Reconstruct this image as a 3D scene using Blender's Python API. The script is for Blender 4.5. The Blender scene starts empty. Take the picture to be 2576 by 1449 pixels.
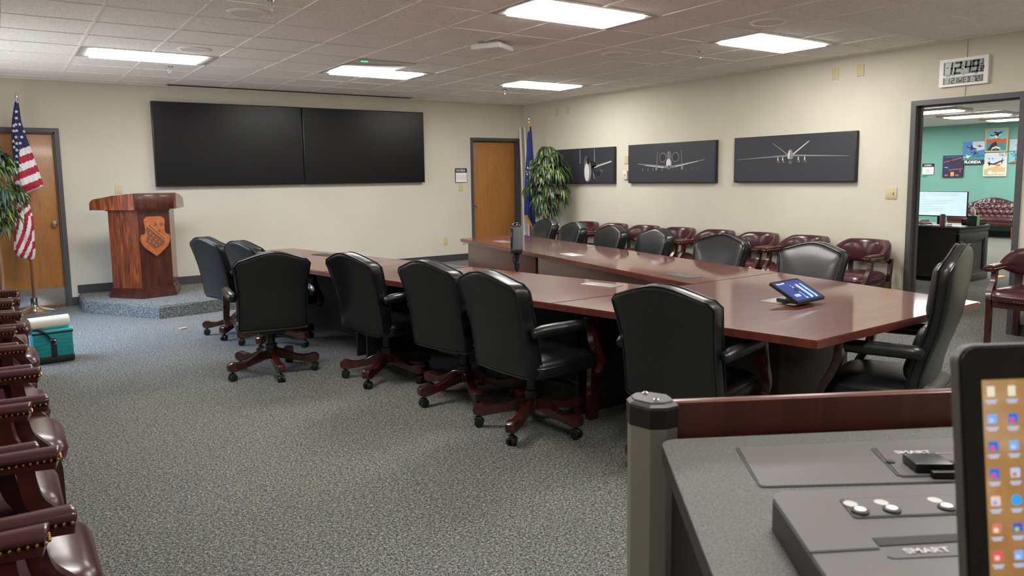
import bpy, bmesh, math, random
from mathutils import Vector, Matrix
S = bpy.context.scene
COL = S.collection
PI = math.pi
rad = math.radians
random.seed(7)

# ---------------------------------------------------------------- camera
FPX, YAW, PIT, ROL = 1858.07, 0.606644, -0.11069, -0.013997
CAM = Vector((-0.71257, -6.04315, 1.50522))
fw = Vector((math.sin(YAW)*math.cos(PIT), math.cos(YAW)*math.cos(PIT), math.sin(PIT)))
rt = Vector((math.cos(YAW), -math.sin(YAW), 0))
up = rt.cross(fw)
rr = math.cos(ROL)*rt + math.sin(ROL)*up
uu = -math.sin(ROL)*rt + math.cos(ROL)*up
cd = bpy.data.cameras.new('camera')
cam = bpy.data.objects.new('camera', cd)
COL.objects.link(cam)
m = Matrix((rr, uu, -fw)).transposed().to_4x4()
m.translation = CAM
cam.matrix_world = m
cd.sensor_width = 36.0
cd.lens = FPX*36/2576
cd.shift_x = (1288-1291.1)/2576
cd.shift_y = (652.6-724.5)/2576
cd.clip_start = 0.05
cd.clip_end = 100
cd.dof.use_dof = True
cd.dof.focus_distance = 6.0
cd.dof.aperture_fstop = 9.0
S.camera = cam
# ---------------------------------------------------------------- world, exposure
wd = bpy.data.worlds.new('world')
S.world = wd
wd.use_nodes = True
wd.node_tree.nodes['Background'].inputs[0].default_value = (0.55, 0.72, 1.0, 1)
wd.node_tree.nodes['Background'].inputs[1].default_value = 1.0
S.view_settings.view_transform = 'Standard'
S.view_settings.look = 'None'
S.view_settings.exposure = 0.0
S.view_settings.gamma = 1.0
S.view_settings.use_curve_mapping = False
S.cycles.use_denoising = True
S.cycles.max_bounces = 7
S.cycles.adaptive_threshold = 0.015
S.cycles.diffuse_bounces = 5
S.cycles.sample_clamp_indirect = 6.0
LAMP = 36.0        # strength of the fluorescent diffusers
DAY = 75.0         # daylight entering by the left window (watts)
al = bpy.data.lights.new('window_daylight', 'AREA')
al.shape = 'RECTANGLE'; al.size = .9; al.size_y = 2.1
al.energy = DAY; al.color = (0.40, 0.60, 1.0); al.spread = rad(105)
alo = bpy.data.objects.new('window_daylight', al)
COL.objects.link(alo)
alo.location = (-1.5, 2.3, 2.05)
alo.rotation_euler = (rad(8), rad(-42), 0)

gl = bpy.data.lights.new('ceiling_fill_light', 'AREA')  # added fill lamp aimed upward to brighten the ceiling
gl.shape = 'RECTANGLE'; gl.size = .9; gl.size_y = 2.1
gl.energy = 56.0; gl.color = (1.0, .97, .93)
glo = bpy.data.objects.new('ceiling_fill_light', gl)
COL.objects.link(glo)
glo.location = (-1.5, 2.3, 1.05)
glo.rotation_euler = (0, rad(-114), 0)

# ---------------------------------------------------------------- materials
def lin(c):
    c = c/255.0
    return c/12.92 if c <= 0.04045 else ((c+0.055)/1.055)**2.4
def rgb(*c):
    return (lin(c[0]), lin(c[1]), lin(c[2]), 1)
MT = {}
def mat(name, col, rough=0.5, metal=0.0, coat=0.0, emit=0.0, spec=None, alpha=None):
    if name in MT: return MT[name]
    mm = bpy.data.materials.new(name); mm.use_nodes = True
    b = mm.node_tree.nodes['Principled BSDF']
    b.inputs['Base Color'].default_value = rgb(*col)
    b.inputs['Roughness'].default_value = rough
    b.inputs['Metallic'].default_value = metal
    b.inputs['Coat Weight'].default_value = coat
    b.inputs['Coat Roughness'].default_value = 0.12
    if spec is not None: b.inputs['Specular IOR Level'].default_value = spec
    if emit:
        b.inputs['Emission Color'].default_value = rgb(*col)
        b.inputs['Emission Strength'].default_value = emit
    MT[name] = mm
    return mm
def nd(mm, t, **kw):
    n = mm.node_tree.nodes.new(t)
    for k, v in kw.items(): setattr(n, k, v)
    return n
def lk(mm, a, b): mm.node_tree.links.new(a, b)
def ramp(mm, fac, stops, interp='LINEAR'):
    r = nd(mm, 'ShaderNodeValToRGB'); cr = r.color_ramp; cr.interpolation = interp
    while len(cr.elements) < len(stops): cr.elements.new(0.5)
    for e, (p, c) in zip(cr.elements, stops): e.position = p; e.color = rgb(*c)
    lk(mm, fac, r.inputs[0]); return r.outputs[0]
def coords(mm, scale=(1,1,1), kind='Object'):
    tc = nd(mm, 'ShaderNodeTexCoord'); mp = nd(mm, 'ShaderNodeMapping')
    mp.inputs['Scale'].default_value = scale
    lk(mm, tc.outputs[kind], mp.inputs[0]); return mp.outputs[0]
def noise(mm, vec, scale, detail=3, rough=0.55, dist=0.0):
    n = nd(mm, 'ShaderNodeTexNoise')
    n.inputs['Scale'].default_value = scale; n.inputs['Detail'].default_value = detail
    n.inputs['Roughness'].default_value = rough; n.inputs['Distortion'].default_value = dist
    lk(mm, vec, n.inputs['Vector']); return n.outputs['Fac']
def bump(mm, h, strength, dist=0.01):
    b = nd(mm, 'ShaderNodeBump'); b.inputs['Strength'].default_value = strength
    b.inputs['Distance'].default_value = dist
    lk(mm, h, b.inputs['Height'])
    lk(mm, b.outputs[0], mm.node_tree.nodes['Principled BSDF'].inputs['Normal'])
def base(mm, out): lk(mm, out, mm.node_tree.nodes['Principled BSDF'].inputs['Base Color'])
def roughness(mm, out): lk(mm, out, mm.node_tree.nodes['Principled BSDF'].inputs['Roughness'])

def plaster(name, c, bs=0.12):
    w = mat(name, c, 0.75, spec=0.25)
    v = coords(w); n = noise(w, v, 38, 4, 0.6); bump(w, n, bs, 0.006)
    n2 = noise(w, v, 1.6, 3)
    base(w, ramp(w, n2, [(0.25, tuple(int(k*0.965) for k in c)), (0.75, c)]))
    return w
WALL = plaster('wall_paint', (204, 198, 181))
TEAL = plaster('teal_paint', (120, 171, 160), 0.05)
# carpet
CARPET = mat('carpet', (90, 90, 90), 0.95, spec=0.1)
v = coords(CARPET)
n1 = noise(CARPET, v, 88, 3, 0.75, 0.5)
n2 = noise(CARPET, v, 190, 2, 0.7)
mx = nd(CARPET, 'ShaderNodeMath', operation='MULTIPLY_ADD'); mx.inputs[1].default_value = 0.55
ad = nd(CARPET, 'ShaderNodeMath', operation='MULTIPLY'); ad.inputs[1].default_value = 0.45
lk(CARPET, n2, ad.inputs[0]); lk(CARPET, n1, mx.inputs[0]); lk(CARPET, ad.outputs[0], mx.inputs[2])
base(CARPET, ramp(CARPET, mx.outputs[0], [(0.36, (26, 32, 42)), (0.44, (58, 67, 76)), (0.50, (92, 98, 98)), (0.545, (130, 126, 113)), (0.61, (176, 167, 146))]))
bump(CARPET, n1, 0.5, 0.004)
# ceiling tile
TILE = mat('ceiling_tile', (236, 228, 221), 0.9, spec=0.1)
v = coords(TILE); n1 = noise(TILE, v, 85, 3, 0.7)
base(TILE, ramp(TILE, n1, [(0.36, (206, 199, 193)), (0.45, (246, 241, 236)), (1.0, (250, 246, 241))]))
bump(TILE, n1, 0.25, 0.003)
TEE = mat('ceiling_tee', (240, 234, 228), 0.6)

def wood(name, stops, rough=0.3, coat=0.3, scale=(1, 1, 1), sc=7.0, dist=1.2, bs=0.03):
    w = mat(name, stops[0][1], rough, coat=coat)
    v = coords(w, scale)
    n = noise(w, v, sc, 6, 0.62, dist)
    base(w, ramp(w, n, stops)); 
    if bs: bump(w, n, bs, 0.002)
    return w
MAHOG = wood('mahogany_top', [(0.3, (78, 34, 26)), (0.5, (91, 41, 31)), (0.7, (106, 51, 37))], 0.42, 0.75, (6, 0.8, 1), 3.5, 0.8, 0.0)
MAHOGX = wood('mahogany_top_cross', [(0.3, (78, 34, 26)), (0.5, (91, 41, 31)), (0.7, (106, 51, 37))], 0.42, 0.75, (0.8, 6, 1), 3.5, 0.8, 0.0)
SHADEP = mat('shaded_panel', (30, 24, 26), 0.5)  # left-wing panels: under-table shade put into a near-black colour
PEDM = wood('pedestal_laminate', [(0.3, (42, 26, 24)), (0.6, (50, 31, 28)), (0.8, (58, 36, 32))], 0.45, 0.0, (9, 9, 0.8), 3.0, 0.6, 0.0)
MAHOGB = wood('mahogany_panel', [(0.3, (64, 27, 24)), (0.5, (76, 34, 29)), (0.7, (86, 40, 33))], 0.33, 0.2, (9, 9, 0.8), 3.0, 0.6, 0.0)
CHERRY = wood('chair_wood', [(0.3, (44, 16, 13)), (0.55, (60, 24, 18)), (0.75, (78, 34, 25))], 0.25, 0.5, (5, 5, 5), 3, 0.5, 0.0)
DARKW = wood('guest_chair_wood', [(0.3, (44, 16, 15)), (0.55, (60, 22, 19)), (0.75, (76, 30, 24))], 0.28, 0.4, (5, 5, 5), 3, 0.5, 0.0)
OAK = wood('oak_door', [(0.25, (142, 92, 42)), (0.45, (164, 110, 54)), (0.6, (172, 118, 60)), (0.75, (150, 98, 46))], 0.38, 0.15, (10, 10, 0.9), 2.2, 2.0, 0.02)
PODW = wood('podium_wood', [(0.25, (52, 22, 14)), (0.42, (88, 39, 21)), (0.56, (116, 56, 29)), (0.68, (146, 78, 40)), (0.8, (82, 36, 20))], 0.28, 0.4, (8, 8, 1.0), 2.6, 1.2, 0.02)
PODD = wood('podium_front_wood', [(0.3, (46, 19, 14)), (0.55, (68, 30, 20)), (0.75, (88, 41, 27))], 0.3, 0.4, (8, 8, 1.0), 2.6, 1.0, 0.02)
SHIELD = wood('shield_wood', [(0.3, (138, 74, 36)), (0.6, (164, 92, 48)), (0.8, (180, 106, 58))], 0.35, 0.3, (3, 3, 6), 4, 0.5, 0.0)
SHIELDD = mat('shield_stain', (108, 60, 38), 0.45)
POLEW = wood('pole_wood', [(0.3, (92, 52, 30)), (0.7, (130, 80, 48))], 0.3, 0.3, (6, 6, 1), 4, 0.5, 0.0)
def leather(name, c, rough, bs=0.08):
    w = mat(name, c, rough, coat=0.08)
    v = coords(w); vo = nd(w, 'ShaderNodeTexVoronoi'); vo.inputs['Scale'].default_value = 260
    lk(w, v, vo.inputs['Vector']); bump(w, vo.outputs['Distance'], bs, 0.001)
    return w
BLACK = leather('black_leather', (20, 21, 23), 0.36)
BURG = leather('burgundy_leather', (66, 30, 36), 0.27)
PIPE = mat('piping_leather', (22, 22, 24), 0.3)
PLAST = mat('black_plastic', (22, 22, 24), 0.42)
DGREY = mat('door_frame_paint', (74, 71, 74), 0.42)
BASEB = mat('baseboard_vinyl', (58, 56, 58), 0.5)
CHROME = mat('chrome', (225, 225, 228), 0.12, 1.0)
STEEL = mat('brushed_steel', (170, 165, 155), 0.35, 1.0)
BRASS = mat('brass', (190, 155, 90), 0.3, 1.0)
BEIGE = mat('beige_plate', (196, 181, 142), 0.45)
WHITE = mat('white_plastic', (232, 230, 228), 0.4)
SCREEN = mat('display_off', (9, 9, 11), 0.32, spec=0.25)
BEZEL = mat('display_bezel', (12, 12, 13), 0.4)
LAMPM = mat('lamp_diffuser', (255, 252, 248), 0.5, emit=LAMP)
FIXM = mat('fixture_paint', (176, 170, 164), 0.45)
LEAFA = mat('leaf_dark', (40, 55, 34), 0.4)
LEAFB = mat('leaf_light', (74, 98, 52), 0.42)
LEAFC = mat('leaf_bright', (112, 142, 60), 0.45)
BARK = mat('bark', (128, 96, 66), 0.8)
POTM = mat('pot_glaze', (86, 60, 44), 0.5)
NAVY = mat('flag_navy', (36, 44, 88), 0.8)
FRED = mat('flag_red', (166, 36, 58), 0.8)
FWHT = mat('flag_white', (226, 220, 222), 0.8)
AFB = mat('flag_blue', (24, 46, 112), 0.7)
GOLD = mat('fringe_gold', (206, 152, 70), 0.7)
INK = mat('ink_black', (26, 26, 28), 0.6)

for w_ in (MAHOG, MAHOGX):
    p_ = w_.node_tree.nodes['Principled BSDF']; p_.inputs['Coat Roughness'].default_value = .07; p_.inputs['Specular IOR Level'].default_value = .25
# ---------------------------------------------------------------- mesh builder
class MB:
    def __init__(s, *mats):
        s.bm = bmesh.new(); s.mats = list(mats); s.mi = 0; s.M = Matrix.Identity(4)
    def v(s, p): return s.bm.verts.new(s.M @ Vector(p))
    def f(s, vs):
        try: fc = s.bm.faces.new(vs)
        except ValueError: return None
        fc.material_index = s.mi; return fc
    def quad(s, *ps): return s.f([s.v(p) for p in ps])
    def box(s, c, d, rz=0, bev=0, seg=2, rot=None):
        R = rot if rot is not None else Matrix.Rotation(rz, 4, 'Z')
        r = bmesh.ops.create_cube(s.bm, size=1.0)
        vs = r['verts']
        for q in vs:
            q.co = s.M @ (Vector(c) + R @ Vector((q.co.x*d[0], q.co.y*d[1], q.co.z*d[2])))
        fs = {f for q in vs for f in q.link_faces}
        for f in fs: f.material_index = s.mi
        if bev:
            es = list({e for q in vs for e in q.link_edges})
            o = bmesh.ops.bevel(s.bm, geom=es, offset=bev, segments=seg, profile=0.5, affect='EDGES', clamp_overlap=True)
            for f in o['faces']: f.material_index = s.mi
        return s
    def bb(s, x0, x1, y0, y1, z0, z1, bev=0):
        return s.box(((x0+x1)/2, (y0+y1)/2, (z0+z1)/2), (abs(x1-x0), abs(y1-y0), abs(z1-z0)), bev=bev)
    def rings(s, rs, cap0=True, cap1=True, closed=True):
        vr = [[s.v(p) for p in r] for r in rs]
        n = len(vr[0])
        for a, b in zip(vr, vr[1:]):
            for i in range(n if closed else n-1):
                j = (i+1) % n
                s.f([a[i], a[j], b[j], b[i]])
        if cap0: s.f(list(reversed(vr[0])))
        if cap1: s.f(vr[-1])
        return s
    def lathe(s, prof, n=24, c=(0, 0, 0), sx=1, sy=1):
        rs = []
        for r, z in prof:
            r = max(r, 1e-4)
            rs.append([(c[0]+sx*r*math.cos(2*PI*i/n), c[1]+sy*r*math.sin(2*PI*i/n), c[2]+z) for i in range(n)])
        return s.rings(rs)
    def tube(s, pts, r, n=10, sec=None, upv=(0, 0, 1)):
        pts = [Vector(p) for p in pts]; rs = []
        for i, p in enumerate(pts):
            t = (pts[min(i+1, len(pts)-1)]-pts[max(i-1, 0)]).normalized()
            u0 = Vector(upv)
            if abs(t.dot(u0)) > 0.96: u0 = Vector((0, 1, 0)) if abs(t.y) < 0.9 else Vector((1, 0, 0))
            a = t.cross(u0).normalized(); b = a.cross(t).normalized()
            q = r[i] if isinstance(r, (list, tuple)) else r
            if sec:
                k = q if isinstance(r, (list, tuple)) else 1.0
                rs.append([p + a*x*k + b*y*k for x, y in sec])
            else:
                rs.append([p + q*(a*math.cos(2*PI*j/n) + b*math.sin(2*PI*j/n)) for j in range(n)])
        return s.rings(rs)
    def cyl(s, p0, p1, r0, r1=None, n=16):
        return s.tube([p0, p1], [r0, r0 if r1 is None else r1], n)
    def prism(s, poly, z0, z1):
        a = [s.v((x, y, z0)) for x, y in poly]; b = [s.v((x, y, z1)) for x, y in poly]
        n = len(poly)
        s.f(list(reversed(a))); s.f(b)
        for i in range(n): s.f([a[i], a[(i+1) % n], b[(i+1) % n], b[i]])
        return s
    def pad(s, outline, layers, fn):
        cx = sum(p[0] for p in outline)/len(outline); cy = sum(p[1] for p in outline)/len(outline)
        rs = []
        for ins, d in layers:
            r = []
            for x, y in outline:
                dx, dy = x-cx, y-cy; L = math.hypot(dx, dy)
                k = max(0.03, 1-ins/L) if ins < 1 else max(0.0, 1-(ins-1))
                r.append(fn(cx+dx*k, cy+dy*k, d))
            rs.append(r)
        return s.rings(rs)
    def sphere(s, c, r, n=10, sc=(1, 1, 1)):
        o = bmesh.ops.create_uvsphere(s.bm, u_segments=n, v_segments=max(6, n*2//3), radius=1)
        for q in o['verts']:
            q.co = s.M @ (Vector(c)+Vector((q.co.x*r*sc[0], q.co.y*r*sc[1], q.co.z*r*sc[2])))
        for f in {f for q in o['verts'] for f in q.link_faces}: f.material_index = s.mi
        return s
    def make(s, name, parent=None, smooth=38, loc=None, rz=0.0):
        bmesh.ops.recalc_face_normals(s.bm, faces=s.bm.faces[:])
        me = bpy.data.meshes.new(name); s.bm.to_mesh(me); s.bm.free()
        for q in s.mats: me.materials.append(q)
        if smooth:
            me.polygons.foreach_set('use_smooth', [True]*len(me.polygons))
            me.set_sharp_from_angle(angle=rad(smooth))
        o = bpy.data.objects.new(name, me); COL.objects.link(o)
        if parent: o.parent = parent
        if loc: o.location = loc
        o.rotation_euler.z = rz
        return o
def tag(o, label=None, cat=None, group=None, kind=None):
    if label: o['label'] = label
    if cat: o['category'] = cat
    if group: o['group'] = group
    if kind: o['kind'] = kind
    return o
def thing(name, label, cat, loc=(0, 0, 0), rz=0.0, group=None):
    o = bpy.data.objects.new(name, None); COL.objects.link(o)
    o.empty_display_size = 0.1
    o.location = loc; o.rotation_euler = (0, 0, rz)
    return tag(o, label, cat, group)
def struct(o): o['kind'] = 'structure'; return o
def copy_tree(o, parent=None):
    c = o.copy(); COL.objects.link(c)
    if parent: c.parent = parent
    for ch in list(o.children): copy_tree(ch, c)
    return c
def place(o, loc, rz, label, group=None):
    o.location = loc; o.rotation_euler.z = rz; o['label'] = label
    if group: o['group'] = group
    return o
def text_mesh(body, size, m4, name, mm, parent=None, align='CENTER', ext=0.0006, sx=1.0, bold=0.0):
    cu = bpy.data.curves.new(name, 'FONT'); cu.body = body; cu.size = size
    cu.align_x = align; cu.align_y = 'CENTER'; cu.extrude = ext; cu.offset = bold
    cu.resolution_u = 3
    t = bpy.data.objects.new('tmp_text', cu); COL.objects.link(t)
    dg = bpy.context.evaluated_depsgraph_get(); dg.update()
    me = bpy.data.meshes.new_from_object(t.evaluated_get(dg))
    bpy.data.objects.remove(t); bpy.data.curves.remove(cu)
    me.transform(m4 @ Matrix.Diagonal((sx, 1, 1, 1)))
    me.materials.clear(); me.materials.append(mm)
    me.name = name
    o = bpy.data.objects.new(name, me); COL.objects.link(o)
    if parent: o.parent = parent
    return o
def frame4(o, x, y):
    "matrix whose local x, y run along the given world directions from point o"
    x = Vector(x).normalized(); y = Vector(y).normalized(); z = x.cross(y)
    q = Matrix((x, y, z)).transposed().to_4x4(); q.translation = Vector(o); return q
def rrect(hx, hy, r, cx=0, cy=0, n=5):
    p = []
    for sx, sy, a0 in ((1, 1, 0), (-1, 1, 90), (-1, -1, 180), (1, -1, 270)):
        for i in range(n+1):
            a = rad(a0+90*i/n)
            p.append((cx+sx*(hx-r)+r*math.cos(a), cy+sy*(hy-r)+r*math.sin(a)))
    return p
def lerp_list(tab, z):
    if z <= tab[0][0]: return tab[0][1]
    for (a, b), (c, d) in zip(tab, tab[1:]):
        if z <= c: 
            t = (z-a)/(c-a); return b+(d-b)*t
    return tab[-1][1]
def catmull(pts, k=4):
    pts = [Vector(p) for p in pts]; out = []
    for i in range(len(pts)-1):
        p0 = pts[max(i-1, 0)]; p1 = pts[i]; p2 = pts[i+1]; p3 = pts[min(i+2, len(pts)-1)]
        for j in range(k):
            t = j/k
            out.append(0.5*((2*p1)+(p2-p0)*t+(2*p0-5*p1+4*p2-p3)*t*t+(3*p1-p0-3*p2+p3)*t**3))
    out.append(pts[-1]); return out

# ---------------------------------------------------------------- room shell
XL, XR, YB, YF, H, T = -1.30, 6.865, 4.51, -8.6, 2.74, 0.6096
H2 = 2.60
struct(MB(CARPET).bb(XL-.1, XR+.06, YF-.1, YB+.14, -0.1, 0).make('floor', smooth=0))
struct(MB(CARPET).bb(XR+.06, 18.35, -5.2, 6.4, -0.1, 0).make('floor_office', smooth=0))
LIGHTS = [(0, 3), (4, 3), (8, 3), (4, -3), (8, -3), (0, -3), (4, -9), (8, -9), (0, -9)]
skip = {(c+k, r) for c, r in LIGHTS for k in (0, 1)}
b = MB(TILE)
for i in range(-3, 12):
    for j in range(-15, 8):
        if (i, j) in skip: continue
        x0, x1 = max(i*T, XL), min((i+1)*T, XR); y0, y1 = max(j*T, YF), min((j+1)*T, YB)
        if x1-x0 < .005 or y1-y0 < .005: continue
        b.quad((x0, y0, H+.006), (x0, y1, H+.006), (x1, y1, H+.006), (x1, y0, H+.006))
struct(b.make('ceiling', smooth=0))
struct(MB(TILE).bb(XL-.1, XR+.1, YF-.1, YB+.1, H+.16, H+.2).make('ceiling_slab', smooth=0))
b = MB(TEE)
for i in range(-2, 12):
    if XL < i*T < XR: b.bb(i*T-.011, i*T+.011, YF, YB, H, H+.012)
for j in range(-14, 8):
    if YF < j*T < YB: b.bb(XL, XR, j*T-.011, j*T+.011, H+.0005, H+.012)
b.bb(XL, XR, YB-.02, YB, H-.002, H+.012); b.bb(XR-.02, XR, YF, YB, H-.002, H+.012)
struct(b.make('trim_1', smooth=0))
# back wall with two door openings
D1 = (-1.06, -0.046); D2 = (5.775, 6.78); DH = 2.17
b = MB(WALL)
for x0, x1 in ((XL-.1, D1[0]), (D1[1], D2[0]), (D2[1], XR+.1)): b.bb(x0, x1, YB, YB+.12, 0, H+.05)
for x0, x1 in (D1, D2): b.bb(x0, x1, YB, YB+.12, DH, H+.05)
struct(b.make('wall_back', smooth=0))
O = (-3.172, -2.158); OH = 2.205
b = MB(WALL)
b.bb(XR, XR+.125, O[1], YB+.1, 0, H+.05); b.bb(XR, XR+.125, YF, O[0], 0, H+.05)
b.bb(XR, XR+.125, O[0], O[1], OH, H+.05)
struct(b.make('wall_right', smooth=0))
WN = (1.2, 3.4, .95, 2.25)
b = MB(WALL)
b.bb(XL-.12, XL, YF, WN[0], 0, H+.05); b.bb(XL-.12, XL, WN[1], YB+.1, 0, H+.05)
b.bb(XL-.12, XL, WN[0], WN[1], 0, WN[2]); b.bb(XL-.12, XL, WN[0], WN[1], WN[3], H+.05)
struct(b.make('wall_left', smooth=0))
struct(MB(WALL).bb(XL-.1, XR+.1, YF-.12, YF, 0, H+.05).make('wall_front', smooth=0))
b = MB(DGREY)
for y in (WN[0], (WN[0]+WN[1])/2, WN[1]): b.bb(XL-.09, XL-.03, y-.025, y+.025, WN[2], WN[3])
for z in (WN[2], WN[3]): b.bb(XL-.09, XL-.03, WN[0], WN[1], z-.025, z+.025)
struct(b.make('window_1', smooth=0))
# office beyond
struct(MB(TEAL).bb(18.2, 18.35, -5.2, 6.4, 0, H+.05).make('wall_office', smooth=0))
struct(MB(WALL).bb(XR+.125, 18.35, 6.3, 6.4, 0, H+.05).make('wall_office_left', smooth=0))
struct(MB(WALL).bb(XR+.125, 18.35, -5.2, -5.1, 0, H+.05).make('wall_office_right', smooth=0))
struct(MB(TILE).bb(XR+.125, 18.35, -5.2, 6.4, H2, H2+.1).make('ceiling_office', smooth=0))
b = MB(TEE)
for k in range(12, 30): b.bb(k*T-.011, k*T+.011, -5.1, 6.3, H2-.004, H2+.001)
for k in range(-8, 10): b.bb(XR+.125, 18.2, k*T-.011, k*T+.011, H2-.0035, H2+.001)
struct(b.make('trim_2', smooth=0))

# stage across the back of the room
STZ = 0.145
def arc(cx, cy, r, a0, a1, n=8): return [(cx+r*math.cos(rad(a0+(a1-a0)*i/n)), cy+r*math.sin(rad(a0+(a1-a0)*i/n))) for i in range(n+1)]
poly = [(5.70, 4.50), (0.02, 4.50), (0.02, 3.86), (.035, 3.80), (.07, 3.74), (.12, 3.665), (0.655, 2.80), (1.40, 2.89), (5.70, 3.35)]
b = MB(CARPET); b.prism(poly, 0, STZ)
es = [e for e in b.bm.edges if all(abs(q.co.z-STZ) < 1e-4 for q in e.verts)]
bmesh.ops.bevel(b.bm, geom=es, offset=.018, segments=3, affect='EDGES', clamp_overlap=True)
tag(b.make('stage_platform', smooth=30), kind='structure')
# baseboards
b = MB(BASEB)
b.bb(D1[1], 0.02, YB-.008, YB, 0, .105); b.bb(0.02, 5.7, YB-.008, YB, STZ, STZ+.105)
b.bb(5.7, D2[0], YB-.008, YB, 0, .105); b.bb(D2[1], XR, YB-.008, YB, 0, .105); b.bb(XL, D1[0], YB-.008, YB, 0, .105)
struct(b.make('baseboard_back', smooth=0))
b = MB(BASEB); b.bb(XR-.008, XR, O[1], YB, 0, .105); b.bb(XR-.008, XR, YF, O[0], 0, .105)
struct(b.make('baseboard_right', smooth=0))
struct(MB(BASEB).bb(XL, XL+.008, YF, YB, 0, .105).make('baseboard_left', smooth=0))
struct(MB(BASEB).bb(18.185, 18.2, -5.1, 6.3, 0, .12).make('baseboard_office', smooth=0))

# doors
def knob(M4, parent):
    k = MB(CHROME); k.M = M4
    k.lathe([(.034, 0), (.034, .004), (.02, .01), (.012, .018), (.012, .03), (.022, .036), (.03, .046), (.03, .056), (.024, .064), (.0, .066)], 20)
    return k.make('door_knob', parent)
def door(n, x0, x1, knob_x, rec, label):
    d = thing('door_%d' % n, label, 'door'); d['kind'] = 'structure'
    f = MB(DGREY)
    for xa, xb in ((x0, x0+.05), (x1-.05, x1)): f.bb(xa, xb, YB-.012, YB+.13, 0, DH-.05)
    f.bb(x0, x1, YB-.012, YB+.13, DH-.05, DH)
    for xa, xb in ((x0+.05, x0+.066), (x1-.066, x1-.05)): f.bb(xa, xb, YB+rec-.04, YB+rec, 0, DH-.05)
    f.bb(x0+.05, x1-.05, YB+rec-.04, YB+rec, DH-.066, DH-.05)
    f.make('door_frame', d)
    MB(OAK).bb(x0+.052, x1-.052, YB+rec, YB+rec+.045, .008, DH-.052, bev=.002).make('door_slab', d)
    knob(frame4((knob_x, YB+rec, 1.02), (1, 0, 0), (0, 0, 1)), d)
    return d
d1 = door(1, D1[0], D1[1], -.165, .045, 'oak door with steel kick plate in a dark grey frame behind the striped flag')
MB(STEEL).bb(D1[0]+.06, D1[1]-.06, YB+.042, YB+.046, .03, .235).make('kick_plate', d1)
door(2, D2[0], D2[1], 5.862, .085, 'oak door in a dark grey frame right of the room sign')
b = MB(DGREY)
for ya, yb in ((O[0], O[0]+.05), (O[1]-.05, O[1])):
    b.bb(XR-.014, XR+.14, ya, yb, 0, OH-.05)
b.bb(XR-.014, XR+.14, O[0], O[1], OH-.05, OH)
b.bb(XR+.06, XR+.09, O[1]-.066, O[1]-.05, 0, OH-.05); b.bb(XR+.06, XR+.09, O[0]+.05, O[0]+.066, 0, OH-.05)
b.bb(XR+.06, XR+.09, O[0]+.05, O[1]-.05, OH-.066, OH-.05)
tag(b.make('door_3'), 'open doorway with dark grey steel frame looking into the teal office', 'doorway', kind='structure')

# ---------------------------------------------------------------- ceiling fittings
def fixture_proto():
    t = thing('ceiling_light', 'x', 'ceiling light')
    b = MB(FIXM)
    L, Wd = 1.2, .59; l, w = .93, .455
    o = [(-L/2, -Wd/2), (L/2, -Wd/2), (L/2, Wd/2), (-L/2, Wd/2)]
    i = [(-l/2, -w/2), (l/2, -w/2), (l/2, w/2), (-l/2, w/2)]
    i2 = [(x*1.06, y*1.08) for x, y in i]
    b.rings([[(x*1.008, y*1.016, -.001) for x, y in o], [(x*.985, y*.975, -.003) for x, y in o], [(x, y, .006) for x, y in i2], [(x, y, .028) for x, y in i2],
             [(x*1.01, y*1.02, .05) for x, y in o], [(x*1.008, y*1.016, -.001) for x, y in o]], cap0=False, cap1=False)
    b.make('fixture_frame', t, smooth=20)
    MB(LAMPM).bb(-l/2*1.05, l/2*1.05, -w/2*1.06, w/2*1.06, -.015, .024).make('diffuser', t, smooth=0)
    return t
fx = fixture_proto()
names = ['lit ceiling light at the left, above the striped flag and podium', 'lit ceiling light beside the metal panel with the green lamp',
         'smallest lit ceiling light, nearest the far corner of the room', 'largest lit ceiling light, above the middle of the conference table',
         'lit ceiling light near the right wall and the two high wall plates', 'lit ceiling light over the row of chairs at the left wall',
         'lit ceiling light behind the camera above the room centre', 'lit ceiling light behind the camera by the right wall', 'lit ceiling light behind the camera by the left wall']
for k, (c, r) in enumerate(LIGHTS):
    o = fx if k == 0 else copy_tree(fx)
    place(o, ((c+1)*T, (r+.5)*T, H), 0, names[k], 'recessed ceiling lights')
for k, (x, y, nm) in enumerate([(12.97, .67, 'office ceiling light nearest the doorway, cut by the left door jamb'), (14.8, .67, 'middle office ceiling light seen through the doorway'),
                                (16.63, .67, 'office ceiling light nearest the teal wall, cut by the right door jamb'), (9.6, .4, 'added unseen office ceiling light above the black desk'), (11.6, -2.4, 'added unseen office ceiling light right of the black desk'), (12.2, 3.4, 'added unseen office ceiling light left of the black desk'), (16.6, -1.4, 'added unseen office ceiling light near the teal wall, right of the sofa'), (16.6, 3.3, 'added unseen office ceiling light near the teal wall, left of the room sign'), (14.2, -2.4, 'added unseen office ceiling light in the middle right of the office'), (14.2, 3.9, 'added unseen office ceiling light in the middle left of the office')]):  # unseen lights outside the doorway view are added to brighten the office
    o = copy_tree(fx); place(o, (x, y, H2-.052), PI/2, nm, 'office ceiling lights')
# metal access panel with green lamp
t = thing('ceiling_air_cleaner', 'grey metal ceiling panel with a small green lamp beside a light', 'ceiling unit', (4.55*T, 2.5*T, H))
MB(STEEL, ).bb(-.33, .33, -.30, .30, -.008, .004, bev=.002).make('cover', t)
MB(mat('green_led', (40, 255, 120), .4, emit=3)).bb(-.27, -.20, -.22, -.195, -.014, -.007).make('indicator_lamp', t, smooth=0)
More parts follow.
